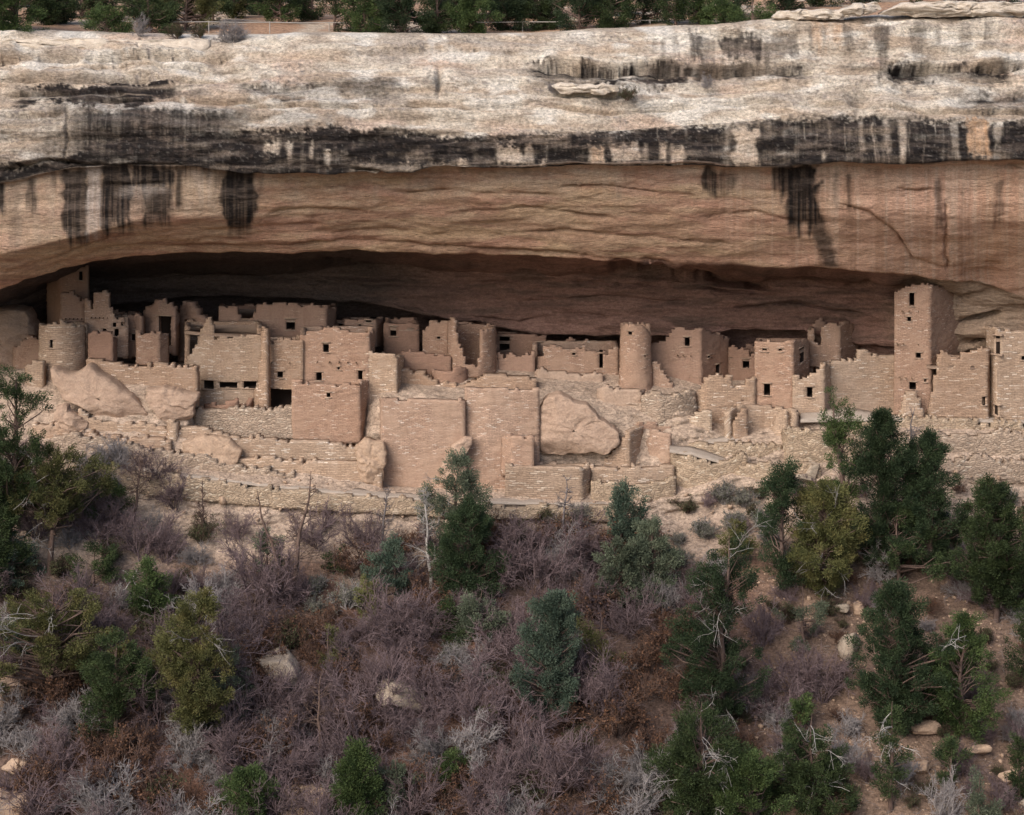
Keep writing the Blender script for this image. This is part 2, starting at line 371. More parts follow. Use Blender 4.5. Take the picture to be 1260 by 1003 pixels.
    crack([(960,20),(1080,22),(1250,20),(1500,19)], .25, 1.4, .1, 6)
    crack([(480,238),(560,236),(600,240),(640,239),(692,240)], .45, 1.5, .12, 8)
    crack([(205,305),(250,303),(310,304),(420,297),(480,298),(560,305),(640,309),(700,312),(760,319),(830,322)], .30, 1.8, .22, 9)
    crack([(60,330),(130,306),(210,296),(300,292)], .2, 1.5, .1, 7)
    crack([(740,316),(800,328),(860,334),(930,344)], .3, 1.5, .1, 7)
    crack([(690,230),(740,228),(800,236),(864,240)], .2, 2., .2, 12)
    crack([(330,262),(380,258),(450,262)], .15, 1.6, .08, 8)
    crack([(380,287),(450,284),(560,289)], .15, 1.6, .08, 8)
    crack([(1030,250),(1070,262),(1105,290),(1125,320),(1160,330),(1240,326)], .3, 2., .3, 16)
    crack([(1040,203),(1080,210),(1120,206)], .2, 1.5, .15, 8)
    crack([(1100,232),(1130,234),(1152,230)], .2, 1.5, .2, 10)
    crack([(560,388),(640,396),(700,386),(760,392)], .12, 1.5, .05, 7)
    crack([(420,348),(520,352),(600,346),(640,350)], .12, 1.5, .05, 7)
    crack([(894,404),(930,407),(990,409)], .5, 2.5, .2, 8)
    crack([(1060,344),(1090,352),(1110,368)], .4, 3., .1, 8)
    crack([(1155,360),(1180,368),(1200,362)], .25, 2., .1, 8)
    crack([(1165,402),(1200,392),(1236,386)], .5, 4., .3, 10)
    crack([(1180,425),(1200,424),(1222,424)], .9, 6., .2, 8)
    crack([(0,210),(60,196),(120,204),(160,203),(230,200)], .2, 1.6, .2, 10)
    crack([(120,228),(180,226),(215,224)], .2, 1.6, .12, 6)
    crack([(750,327),(790,331),(830,336),(900,347),(950,353)], .9, 5.0, .5, 10); crack([(395,326),(450,330),(530,338)], .5, 4., .3, 9)
    crack([(1040,352),(1075,352),(1110,366)], .6, 4., .3, 9)
    for pts, dp in (([(430,206),(500,214),(560,217),(620,214)], .3),([(560,262),(640,256),(700,262),(760,270)], .25),([(250,283),(330,279),(400,276)], .2),([(600,290),(700,284),(800,292),(900,300)], .25),
                    ([(860,270),(930,262),(990,276)], .2),([(430,224),(520,222),(600,227)], .2),([(0,340),(60,318),(140,290)], .3),([(150,350),(260,342),(400,345)], .3),([(640,372),(740,364),(860,372)], .3),([(700,345),(820,352),(960,362)], .35),
                    ([(900,380),(980,372),(1060,386)], .3),([(340,110),(420,104),(520,112)], .2),([(560,132),(660,126),(760,132),(860,128)], .2),([(150,88),(260,96),(340,92)], .2),([(0,112),(60,108),(160,112)], .25)):
        crack(pts, dp, 1.4, dp*.45, 8)
    # the hollow in the right wall, a few pocks
    for cx, cy, rx, ry, dp in ((1057,125,14,6,1.0),(1000,125,6,3,.3),(1210,345,30,12,.5),(540,100,4,16,.3),(1250,206,12,3,.6)):
        d -= dp*np.exp(-((PX-cx)/rx)**2-((PY-cy)/ry)**2)
    # vertical joints
    for cx, y0, y1, dp in ((540,85,112,.25),(82,130,205,.2),(1098,75,100,.25),(172,47,62,.3),(1165,250,335,.2)):
        d -= dp*np.exp(-((PX-cx-fbm(PY/12., cx, 0, 3, 7)*4)/1.8)**2)*sstep(y0-3, y0+5, PY)*(1-sstep(y1-5, y1+3, PY))
    edge = np.ones(nr); edge[:3] = .3
    V = V+N*(d*edge[:, None])[..., None]
    # --- pigments and painted shade
    qx = PX+fbm(PX/14., PY/40., 0, 4, 71)*5; qy = PY+fbm(PX/18., PY/10., 0, 4, 81)*7+np.where(np.arange(nr)[:, None] < sum(r[2] for r in rows[:4]), fbm(PX/3.2, PY/2.8, 0, 3, 83)*9, 0)
    n1 = fbm(PX/30., PY/9., 0, 5, 91); n2 = fbm(PX/7., PY/6., 0, 5, 93, .65); n3 = fbm(PX/90., PY/25., 0, 4, 95)
    vst = fbm(PX/6., PY/160., 0, 5, 97, .7)        # vertical streaking
    vst2 = fbm(PX/22., PY/300., 0, 4, 99)
    r2 = rp[3][None, :]; r3 = rp[4][None, :]; lip = rp[7][None, :]
    def c(*a): return np.array(a)
    def lerp(a, b, t): return a+(b-a)*t[..., None]
    crust = lerp(c(.45,.365,.285)+0*V, c(.64,.555,.455), sstep(-.35, .35, n1))
    crust = lerp(crust, c(.56,.40,.31), sstep(.15, .5, n3)*.6)
    pm = sstep(-.15, .35, fbm(PX/70., PY/22., 0, 4, 141))
    crust = lerp(crust, c(.30,.26,.24), sstep(.12, .5, n2)*.75*pm)
    crust = lerp(crust, c(.16,.14,.13), sstep(.24,.5, fbm(PX/3.2, PY/2.6, 0, 3, 113))*.7*np.clip(pm+.1, 0, 1))
    crust = lerp(crust, c(.40,.34,.29), sstep(.1, .4, fbm(PX/120., PY/5., 0, 4, 143))*.55)
    crust = lerp(crust, c(.46,.345,.25), sstep(.0, .35, fbm(PX/80., PY/10., 0, 5, 159))*.6)
    crust = crust*(1+.25*fbm(PX/70., PY/1.8, 0, 3, 161, .7))[..., None]
    crust = lerp(crust, c(.76,.70,.62), sstep(.12, .4, fbm(PX/45., PY/14., 0, 5, 145))*.7)
    warm = lerp(c(.47,.315,.21)+0*V, c(.54,.385,.255), sstep(-.3, .3, n1))
    warm = lerp(warm, c(.36,.215,.145), sstep(.05, .4, fbm(PX/60., PY/7., 0, 5, 101))*.85)
    lam = fbm(PX/140., PY/2.2, 0, 4, 147, .7); warm = warm*(1+.28*lam)[..., None]
    warm = lerp(warm, c(.54,.40,.245), sstep(.05, .4, fbm(PX/110., PY/16., 0, 4, 149))*.5)
    warm = lerp(warm, c(.53,.32,.225), sstep(.05, .4, fbm(PX/90., PY/20., 0, 4, 151))*.75)
    warm = lerp(warm, c(.58,.38,.275), sstep(880, 1100, PX+n3*60)*.75)
    warm = lerp(warm, c(.64,.50,.38), sstep(.0, .35, fbm(PX/5., PY/220., 0, 5, 153, .65))*sstep(830, 980, PX)*(1-.5*sstep(225, 330, PY)*(PX < 1050))*.62)
    warm = lerp(warm, c(.40,.25,.165), sstep(.1, .4, fbm(PX/8., PY/260., 0, 4, 167, .65))*sstep(900, 1040, PX)*.6)
    warm = lerp(warm, c(.60,.46,.37), sstep(.2, .5, vst)*sstep(1040, 1150, PX)*.6)
    warm = warm*c(1.06, 1.0, 1.0)
    jn = np.exp(-np.maximum(0, PY-rp[4][None, :])/26.)*np.clip(.55+.9*n1+.5*vst, 0, 1); warm = lerp(warm, c(.60,.485,.385), jn*.75)
    ju = np.exp(-np.maximum(0, rp[4][None, :]-PY)/30.)*np.clip(.5+.9*n1, 0, 1); crust = lerp(crust, c(.53,.40,.30), ju*.7)
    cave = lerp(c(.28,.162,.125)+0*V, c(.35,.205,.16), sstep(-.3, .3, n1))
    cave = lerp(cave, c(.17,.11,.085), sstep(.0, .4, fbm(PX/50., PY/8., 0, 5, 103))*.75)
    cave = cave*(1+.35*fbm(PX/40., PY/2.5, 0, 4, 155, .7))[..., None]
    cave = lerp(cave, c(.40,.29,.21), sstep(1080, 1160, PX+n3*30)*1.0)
    cave = lerp(cave, c(.11,.085,.075), (1-sstep(420, 640, PX+n3*60))*.85*(PX < 1000))   # left end darkened: the cave's shade put into the colour
    row = np.arange(nr)[:, None]+0*PX
    cum = np.cumsum([r[2] for r in rows]); iR3 = cum[3]; iLip = cum[6]
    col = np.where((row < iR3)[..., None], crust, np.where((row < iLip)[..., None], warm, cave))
    st = np.zeros_like(PX)
    strk = sstep(-.28, .16, fbm(PX/2.7, PY/170., 0, 4, 163, .65)); hs = fbm(PX/55., PY/4.5, 0, 4, 165)*1.6
    dr1 = fbm(PX/11., PY/90., 0, 4, 131)*2; dr2 = fbm(PX/4.2, PY/120., 0, 4, 133, .65)*2; dr3 = fbm(PX/38., 0, 0, 4, 135)*2; dx1 = fbm(PX/25., PY/16., 0, 4, 137)*2
    def rect(x0, x1, y0, y1, s, sx=3., sy=5.):
        h = y1-y0; wv = x1-x0; e0 = np.minimum(5, h*.12)*dr1; e1 = np.minimum(8, h*.12)*dr2+np.minimum(8, h*.12)*dr1; ex = np.minimum(4, wv*.16)*dx1
        if wv > 3*h: e0 = h*.16*dr3; e1 = h*.28*fbm(PX/26., 3, 0, 4, 139)*2; ex = 18*dx1; sx = max(sx, 14)
        pr = np.clip((PY-y0)/max(h, 1), 0, 1)
        s = s*np.clip(.85+.6*hs, 0, 1) if wv > 3*h else s*(1-(1-strk)*(.08+.55*pr)*(.42 if wv > 24 else .7))
        return s*sstep(x0-sx, x0+sx, qx+ex)*(1-sstep(x1-sx, x1+sx, qx-ex))*sstep(y0-sy, y0+sy, qy+e0)*(1-sstep(y1-sy*1.8, y1+sy*1.6, qy+e1))
    def add(*a, **k):
        nonlocal st
        st = np.maximum(st, rect(*a, **k))
    def sub(x0, x1, y0, y1, s, sx=2.5, sy=4.):
        nonlocal st
        st = st*(1-rect(x0, x1, y0, y1, s, sx, sy))
    # the main varnish band under the brow
    bandtop = np.interp(PX, [-300,0,80,150,330,420,560,640,720,860,950,1050,1150,1500], [210,205,192,160,160,154,166,164,161,152,146,141,147,150])
    b = sstep(-5, 6, qy-bandtop)*(1-sstep(-1, 2, row-iR3))
    st = np.maximum(st, b*np.clip(1.0+.25*n1, 0, 1))
    add(20, 225, 100, 127, 1.4, sy=5, sx=30); add(84, 300, 132, 210, .97, sx=30, sy=10); add(40, 120, 160, 205, .7, sx=20, sy=12); add(60, 90, 128, 150, .6, sx=10); add(-240, 70, 150, 160, .4, sy=8)
    add(300, 415, 102, 122, 1.1, sx=25, sy=6); add(330, 420, 95, 128, .35, sx=30, sy=10); add(200, 420, 126, 160, .5, sx=40, sy=14); add(420, 500, 98, 122, .75, sx=18, sy=8)
    add(0, 340, 128, 200, .35, sx=40, sy=20); add(-240, 20, 110, 130, .5, sy=10)
    add(525, 545, 92, 110, .4)
    # stripes on the right upper band; first two paint the recess shade under the ledge
    add(652, 862, 82, 103, 1.15, sx=14, sy=4); add(846, 1000, 82, 101, 1.0, sx=10, sy=4); add(1094, 1248, 83, 100, 1.15, sx=6, sy=4)
    add(1185, 1300, 112, 136, 1.0, sx=20, sy=8); add(1030, 1100, 78, 92, .45, sx=20)
    for x0, x1, y0, y1, s in ((800,806,42,70,.5),(812,818,44,74,.5),(826,838,40,70,.4),(850,866,40,80,.85),(884,936,42,74,.95),(938,984,40,74,.6),(996,1002,32,60,.6),(1012,1018,34,56,.4),(1038,1048,28,70,.7),(1078,1094,30,100,.85),(1122,1140,30,74,.5),(1150,1156,30,60,.5),(1180,1192,28,70,.4),(1210,1222,28,60,.5),(862,880,40,100,.5)):
        add(x0, x1, y0, y1, s)
    st = st*np.where(row < iR3, np.clip(1.02+.3*vst+.3*n1, 0, 1), 1)
    # light gaps in the band
    for x0, x1, y0, y1, s in ((322,345,172,188,.85),(352,358,178,200,.8),(400,408,185,206,.9),(380,386,178,196,.6),(425,470,200,214,.6),(500,570,200,214,.55),(565,572,196,214,.9),(612,642,178,204,.9),(646,656,182,208,.8),(664,672,200,214,.7),(720,746,176,206,.97),(750,790,178,202,.9),(793,798,178,204,.5),(812,822,178,204,.85),(828,842,180,204,.85),(892,900,150,205,.4),(904,934,154,206,.97),(1060,1064,150,196,.5),(1088,1094,146,196,.6),(1108,1114,140,200,.8),(1172,1180,146,194,.5),(1190,1216,146,194,.9),(1224,1232,150,190,.5),(1010,1016,190,200,.6)):
        sub(x0, x1, y0, y1, s)
    # white-ish drip lines
    for k, px0 in enumerate((820,850,938,990,1002,1018,1035,1052,1070,1082,1122,1138,1152)):
        q0 = px0+((k*53) % 17)-8; sub(q0, q0+1.6, 148+(k*7) % 12, 168+(k*37) % 34, .3+.25*(k % 3 == 0), 1.0, 6)
    # drapery below the band: left brow and right streaks
    for x0, x1, y0, y1, s in ((-240,-190,225,330,.9),(-160,-120,225,320,.6),(-60,-30,225,320,.9),(-4,8,222,268,.95),(10,26,228,305,.3),(34,44,222,256,.85),(60,70,210,232,.7),(74,109,206,296,.97),(112,118,214,290,.3),(124,162,203,284,1.),(160,174,203,232,1.),(170,214,203,234,1.),(176,212,228,276,.92),(205,214,203,262,.6),(216,226,205,255,.85),(244,250,205,225,.5),(268,276,205,240,.5),(274,317,204,278,1.),(280,312,262,286,.9),(318,323,212,258,.5),
                              (72,216,203,256,.6),(262,318,203,240,.5),
                              (864,884,208,242,.95),(886,904,212,240,.7),(950,968,208,238,.9),(956,1004,203,244,1.),(966,1010,226,284,1.),(972,1000,240,262,1.),(990,1004,210,255,.7),(1025,1030,210,255,.5),(1041,1048,214,262,.75),(1150,1160,222,288,.7),(1222,1234,224,282,.55),(1180,1184,240,330,.25),(1300,1330,220,330,.7),(1400,1440,220,330,.7),(430,436,200,214,.5),(498,520,206,212,.9),(566,576,204,214,.9),(640,650,196,212,.9)):
        add(x0, x1, y0, y1, s)
    # tilted lower streak
    tx = PX-(PY-262)*.32; 
    st = np.maximum(st, .8*sstep(990-4, 996, tx+n2*5)*(1-sstep(1006, 1016, tx+n2*5))*sstep(258, 270, PY)*(1-sstep(326, 334, PY)))
    st = np.where((row >= iR3) & (row < iLip), st*np.clip(1.12+.35*vst, 0, 1), st)
    pale = np.where((row >= iR3) & (row < iLip), (1-sstep(300, 330, qx))*(1-sstep(-8, 4, PY-rp[6][None, :])), 0)
    pale = np.maximum(pale, rect(720, 842, 176, 206, 1.)); pale = np.maximum(pale, rect(900, 936, 152, 236, .9)); pale = np.maximum(pale, rect(320, 680, 176, 214, .7))
    pale = np.maximum(pale, .5*sstep(.1, .4, vst2)*rect(300, 1040, 212, 250, 1.))
    col = lerp(col, c(.50,.385,.29)+np.zeros(3), pale*.75*np.clip(.7+.6*vst, 0, 1))
    org = np.maximum(rect(1188, 1218, 144, 196, .8), np.maximum(rect(1000, 1012, 30, 62, .5), rect(1016, 1034, 26, 62, .45)))
    org = np.maximum(org, rect(1205, 1300, 200, 335, .35, 15, 15)); org = np.maximum(org, rect(722, 745, 178, 204, .4))
    col = lerp(col, c(.50,.27,.13), org*np.clip(.7+.7*vst, 0, 1))
    lich = sstep(.50, .62, fbm(PX/2.6, PY/2.6, 0, 2, 121))*(row < iR3)   # white lichen flecks on the varnish
    blk = lerp(c(.020,.016,.0145)+0*V, c(.062,.046,.038), sstep(0.05, .5, n2)); blk = lerp(blk, c(.10,.078,.066), sstep(.1, .4, fbm(PX/40., PY/5., 0, 4, 157))*.7)
    blk = lerp(blk, c(.20,.18,.16), lich*.4)
    col = lerp(col, blk, np.clip(st, 0, 1))
    wl = rect(108, 124, 205, 290, .8)+rect(158, 200, 228, 240, .45)+rect(238, 262, 208, 250, .5)
    col = lerp(col, c(.60,.51,.45), np.clip(wl, 0, .8)*(row >= iR3)*(row < iLip)*np.clip(.6+.8*vst, 0, 1))
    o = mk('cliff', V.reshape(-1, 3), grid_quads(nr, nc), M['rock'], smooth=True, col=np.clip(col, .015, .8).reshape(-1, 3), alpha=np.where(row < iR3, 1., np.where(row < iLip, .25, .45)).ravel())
    tag(o, kind='structure')
    return rp[0], pxs
cliff_rim, cliff_px = cliff()

# ================================================================== GROUND (alcove floor, terraces, talus slope, canyon)
GS = [-300, 0, 100, 200, 350, 455, 475, 560, 640, 740, 830, 900, 1000, 1100, 1200, 1260, 1560]
G_rows = [
 ([470]*17, [131]*17),
 ([452,452,446,446,446,450,450,450,452,455,458,468,470,500,506,506,506], [121,121,121,121,120,120,120,120,120,120,120,119.5,119,118.2,118,118,118]),
 ([458,456,452,450,478,484,484,486,486,492,500,536,508,514,517,517,517], [118,118,117,117.2,116,116,115.5,115.5,115.6,116,115.6,115.3,116.5,116,116.5,116.5,116.5]),
 ([480,478,478,480,505,500,494,494,494,505,520,541,520,516,519,519,519], [116,116,115.4,115.2,115,115,114.6,114.6,114.6,115,114.8,114.3,115,115,115.0,115,115]),
 ([520,515,520,522,540,580,598,598,598,570,568,552,545,528,532,532,532], [114.2,114.2,114,114,113.8,113.7,113.7,113.7,113.7,113.5,113.8,113.4,113.6,114,113.8,113.8,113.8]),
 ([545,540,556,572,588,602,605,608,611,615,604,574,576,552,556,558,558], [112.8,112.8,112.5,112.2,112,112,112,112,112,112,112.4,112.6,112.6,113.0,112.8,112.8,112.8]),
 ([555,550,564,582,601,614,616,619,622,624,620,596,592,578,583,585,585], [111.9,111.9,111.5,111,110.8,110.8,110.8,110.8,110.8,110.8,111.0,111.4,111.4,111.6,111.6,111.6,111.6]),
 ([572,566,582,604,620,630,631,633,636,637,634,616,608,600,602,606,606], [111.8,111.8,111.4,110.95,110.75,110.75,110.75,110.75,110.75,110.75,110.9,111.2,111.2,111.4,111.4,111.4,111.4]),
 ([640,640,648,665,680,685,686,686,686,684,676,662,655,648,645,645,645], [108.8]*17),
 ([790]*17, [102.5]*17),
 ([1003]*17, [94]*17), ([1240]*17, [86]*17), ([1650]*17, [74]*17), ([2600]*17, [52]*17), ([6000]*17, [24]*17)]
G_n = [6, 8, 8, 10, 10, 6, 8, 18, 46, 66, 30, 20, 14, 10]
def g_rows(px):
    p = np.array([np.interp(px, GS, r[0]) for r in G_rows]); y = np.array([np.interp(px, GS, r[1]) for r in G_rows])
    w = sstep(228, 246, px)*(1-sstep(352, 372, px))      # the sunken room among the left houses
    for k, (a, b) in {1: (496, 118.5), 2: (512, 116.3), 3: (520, 115.9), 4: (546, 114.9)}.items():
        p[k] = p[k]*(1-w)+a*w; y[k] = y[k]*(1-w)+b*w
    w = sstep(350, 372, px)*(1-sstep(440, 462, px))
    for k, (a, b) in {2: (500, 116.6), 3: (530, 115.3), 4: (556, 114.2)}.items():
        p[k] = p[k]*(1-w)+a*w; y[k] = y[k]*(1-w)+b*w
    return p, y
def g_noise(x, y, amp): return (fbm(x*.16, y*.16, 0, 4, 201)*.9+fbm(x*.7, y*.7, 0, 4, 203)*.28)*amp
def g_amp(py): return np.interp(py, [560, 645, 720, 900], [.04, .08, .8, 1.1])
def ground_at(px, py):
    """point of the ground surface that lies along the line of sight of (px, py)"""
    rp, ry = g_rows(px); k0 = 5
    t = np.linspace(0, 1, 400)
    pp = np.interp(t*(len(rp)-1), np.arange(len(rp)), rp); yy = np.interp(t*(len(rp)-1), np.arange(len(rp)), ry)
    z = Z(pp, yy)+g_noise(X(px, yy), yy, g_amp(pp)); vis = -z/yy*F+HY
    k = np.argmin(np.abs(vis-py)+np.where(t*(len(rp)-1) < 1.5, 50, 0)+np.where(t*(len(rp)-1) > 11, 500, 0))
    return np.array([X(px, yy[k]), yy[k], z[k]])
def ground():
    pxs = np.concatenate([np.arange(-900, -60, 12), np.arange(-60, 1320, 2.6), np.arange(1320, 2200, 12)]); nc = len(pxs)
    rp, ry = g_rows(pxs); PY = []; YY = []
    for i, n in enumerate(G_n):
        for k in range(n):
            t = k/n; PY.append(rp[i]*(1-t)+rp[i+1]*t); YY.append(ry[i]*(1-t)+ry[i+1]*t)
    PY.append(rp[-1]); YY.append(ry[-1]); PY = np.array(PY); YY = np.array(YY); nr = len(PY)
    PX = np.repeat(pxs[None], nr, 0)
    xx = X(PX, YY); zz = Z(PY, YY)+g_noise(xx, YY, g_amp(PY))
    zz += fbm(xx*2.2, YY*2.2, 0, 4, 207)*np.interp(PY, [600, 660], [.05, .14])
    led = (1-sstep(640, 690, PY))*sstep(455, 500, PY)     # bedded, broken rock of the ledge
    YY = YY-led*(np.abs(fbm(xx*.5, zz*2.4, 0, 4, 231))*.7+fbm(xx*1.4, zz*4.0, 0, 4, 233)*.22+fbm(xx*.25, zz*.5, 0, 3, 235)*.3-.38)
    # the canyon bottom levels out below the camera
    V = np.stack([xx, YY, zz], -1)
    ext = V[-1].copy()
    rowsx = [V]
    for yy, z in ((0, -62), (-60, -64), (-160, -66)):
        e = ext.copy(); e[:, 0] = X(pxs, 100)*np.interp(yy, [-160, 24], [5, 1.6]); e[:, 1] = yy; e[:, 2] = z; rowsx.append(e[None])
    V = np.concatenate(rowsx); nr = len(V)
    Q = grid_quads(nr, nc)[:, ::-1]
    # pigments: pale dust on the ledge, red-brown litter on the slope, tan bare patches
    n = fbm(V[..., 0]*.25, V[..., 1]*.25, 0, 5, 211); n2 = fbm(V[..., 0]*1.5, V[..., 1]*1.5, 0, 4, 213)
    py = np.concatenate([PY, np.full((3, nc), 9000.)]); px = np.repeat(pxs[None], nr, 0)
    dust = np.array([.43, .325, .25]); litter = np.array([.12, .080, .064]); soil = np.array([.215, .145, .105]); redl = np.array([.155, .085, .060])
    t = sstep(660, 725, py+n*45-np.interp(px, [200, 330, 480, 620, 700], [0, 15, 15, 0, -20]))
    right = sstep(900, 1010, px+n*80)
    low = litter+(redl-litter)*sstep(-.1, .4, n)[..., None]
    low = low+(soil-low)*(right*np.clip(.75+n, 0, 1))[..., None]
    col = dust+(low-dust)*t[..., None]
    col = col*(1+.25*n2)[..., None]
    o = mk('ground', V.reshape(-1, 3), Q, M['earth'], smooth=True, col=np.clip(col, .02, .8).reshape(-1, 3)); tag(o, kind='structure')
M['earth'] = mat_colattr('talus_earth', 2.5, .12, .7)
ground()

# mesa top behind the rim
def mesa():
    pxs = np.arange(-500, 1800, 8); ys = np.concatenate([np.linspace(116.6, 150, 60), np.linspace(152, 320, 30)])
    V = []
    zr = Z(np.interp(pxs, cliff_px, cliff_rim), 117.)
    for y in ys:
        x = X(pxs, y); t = y-117
        z = zr-.12+np.maximum(t, 0)*.055+fbm(x*.2, y*.2, 0, 4, 221)*.25*min(1, max(t, 0)/3)+max(0, y-150)*.05
        V.append(np.stack([x, np.full_like(x, y), z], -1))
    V = np.array(V); n = fbm(V[..., 0]*.4, V[..., 1]*.4, 0, 4, 223)
    col = np.array([.36, .22, .14])+(np.array([.46, .36, .27])-np.array([.36, .22, .14]))*(sstep(0, .4, n)+ (1-sstep(0, 3, V[..., 1]-117)))[..., None].clip(0, 1)
    o = mk('mesa_top', V.reshape(-1, 3), grid_quads(*V.shape[:2])[:, ::-1], M['earth'], smooth=True, col=col.reshape(-1, 3)); tag(o, kind='structure')
    return
mesa()

# ================================================================== MASONRY
DU, DV = 0.20, 0.125
def resample(path, step=.1):
    p = np.array(path, float); seg = np.linalg.norm(np.diff(p, axis=0), axis=1); s = np.r_[0, np.cumsum(seg)]
    n = max(2, int(s[-1]/step)+1); t = np.unique(np.r_[np.linspace(0, s[-1], n), s])
    return t, np.stack([np.interp(t, s, p[:, 0]), np.interp(t, s, p[:, 1])], -1)
def wall(mb, path, top, bot, holes=(), thick=.35, seed=0, rag=.10, jit=.02):
    """masonry along the plan line `path` (world x, y); top / bot: functions of distance u; holes: (u0,u1,z0,z1)"""
    rng = np.random.default_rng(seed+1)
    s, P = resample(path); L = s[-1]
    us = list(np.linspace(0, L, max(2, int(round(L/DU))+1)))
    for h in holes:
        us = [u for u in us if min(abs(u-h[0]), abs(u-h[1])) > .07 or u in (0, L)]+[max(0, h[0]), min(L, h[1])]
    us = np.unique(np.round(us, 4)); um = (us[:-1]+us[1:])/2
    tp = np.array([top(u) for u in um])+rag*(2.4*fbm(um*.9+seed*5.1, 0, 0, 4, 311)-.3+rng.normal(0, .5, len(um))); bt = np.array([bot(u) for u in um])
    z0, z1 = bt.min()-.05, tp.max()+.05
    zs = list(np.arange(z0, z1+DV, DV))
    for h in holes: zs = [z for z in zs if min(abs(z-h[2]), abs(z-h[3])) > .045]+[h[2], h[3]]
    zs = np.unique(np.round(zs, 4)); zm = (zs[:-1]+zs[1:])/2
    fill = (zm[None, :] < tp[:, None]) & (zm[None, :] > bt[:, None])
    for h in holes:
        fill &= ~(((um > h[0]) & (um < h[1]))[:, None] & ((zm > h[2]) & (zm < h[3]))[None, :])
    x = np.interp(us, s, P[:, 0]); y = np.interp(us, s, P[:, 1])
    e = .15; tx = np.interp(np.minimum(us+e, L), s, P[:, 0])-np.interp(np.maximum(us-e, 0), s, P[:, 0]); ty = np.interp(np.minimum(us+e, L), s, P[:, 1])-np.interp(np.maximum(us-e, 0), s, P[:, 1])
    l = np.hypot(tx, ty)+1e-9; nx, ny = -ty/l, tx/l
    nu, nz = len(us), len(zs)
    hu = np.array([any(abs(u-h[0]) < 1e-3 or abs(u-h[1]) < 1e-3 for h in holes) for u in us])
    J = rng.normal(0, jit, (nu, nz)); Ju = rng.normal(0, jit, (nu, nz))*(~hu)[:, None]; Ju[0] = 0; Ju[-1] = 0; Jz = rng.normal(0, jit*.7, (nu, nz))
    big = fbm(us[:, None]*.5+seed*7.3, zs[None, :]*.5, 0, 3, 301)*.07
    def lay(off, sg):
        o = off+sg*(J+big)
        return np.stack([x[:, None]+nx[:, None]*o+tx[:, None]/l[:, None]*Ju, y[:, None]+ny[:, None]*o+ty[:, None]/l[:, None]*Ju, zs[None, :]+Jz], -1)
    V = np.concatenate([lay(0, 1).reshape(-1, 3), lay(thick, 1).reshape(-1, 3)])
    U = np.stack([np.repeat(us[:, None], nz, 1)+seed*3.1, np.repeat(zs[None], nu, 0)], -1).reshape(-1, 2); U2 = U.copy(); U2[:, 0] += thick*.5; U2[:, 1] += thick
    n0 = nu*nz; Q = []
    I, K = np.nonzero(fill); a = I*nz+K; b = a+nz
    Q.append(np.stack([a, b, b+1, a+1], -1)); Q.append(np.stack([a+1, b+1, b, a], -1)+n0)
    f = np.pad(fill, 1); c = f[1:-1, 1:-1]
    for di, dk in ((-1, 0), (1, 0), (0, -1), (0, 1)):
        nb = f[1+di:f.shape[0]-1+di, 1+dk:f.shape[1]-1+dk]; I, K = np.nonzero(c & ~nb); a = I*nz+K; b = a+nz
        if di == -1: q = [a, a+1, a+1+n0, a+n0]
        elif di == 1: q = [b+1, b, b+n0, b+1+n0]
        elif dk == -1: q = [b, a, a+n0, b+n0]
        else: q = [a+1, b+1, b+1+n0, a+1+n0]
        Q.append(np.stack(q, -1))
    Q = np.concatenate(Q)
    used = np.unique(Q); re = np.full(2*n0, -1); re[used] = np.arange(len(used))
    mb.add(V[used], re[Q], np.concatenate([U, U2])[used])
def wpath(pp): return [(X(a, b), b) for a, b in pp]
SEED = [0]
def px_map(pp):
    s, P = resample(wpath(pp), .05); return s, 630+F*P[:, 0]/P[:, 1], P[:, 1]
def front_fn(pp, top, bot, holes):
    """turn photo outlines into functions along the wall"""
    s, px, Y = px_map(pp)
    t = np.array(top, float) if hasattr(top, '__len__') else np.array([[0, top], [1, top]], float)
    b = np.array(bot, float) if hasattr(bot, '__len__') else np.array([[0, bot], [1, bot]], float)
    tx = t[:, 0]+np.arange(len(t))*1e-3
    def T(u): i = np.interp(u, s, np.arange(len(s))); p = np.interp(u, s, px); y = np.interp(u, s, Y); return Z(np.interp(p, tx, t[:, 1]), y)
    def B(u): p = np.interp(u, s, px); y = np.interp(u, s, Y); return Z(np.interp(p, b[:, 0], b[:, 1]), y)
    H = []
    for h in holes:
        u0, u1 = np.interp(h[0], px, s), np.interp(h[2], px, s); y = np.interp((u0+u1)/2, s, Y)
        H.append((u0, u1, Z(h[3], y), Z(h[1], y)))
    return T, B, H, s, px, Y
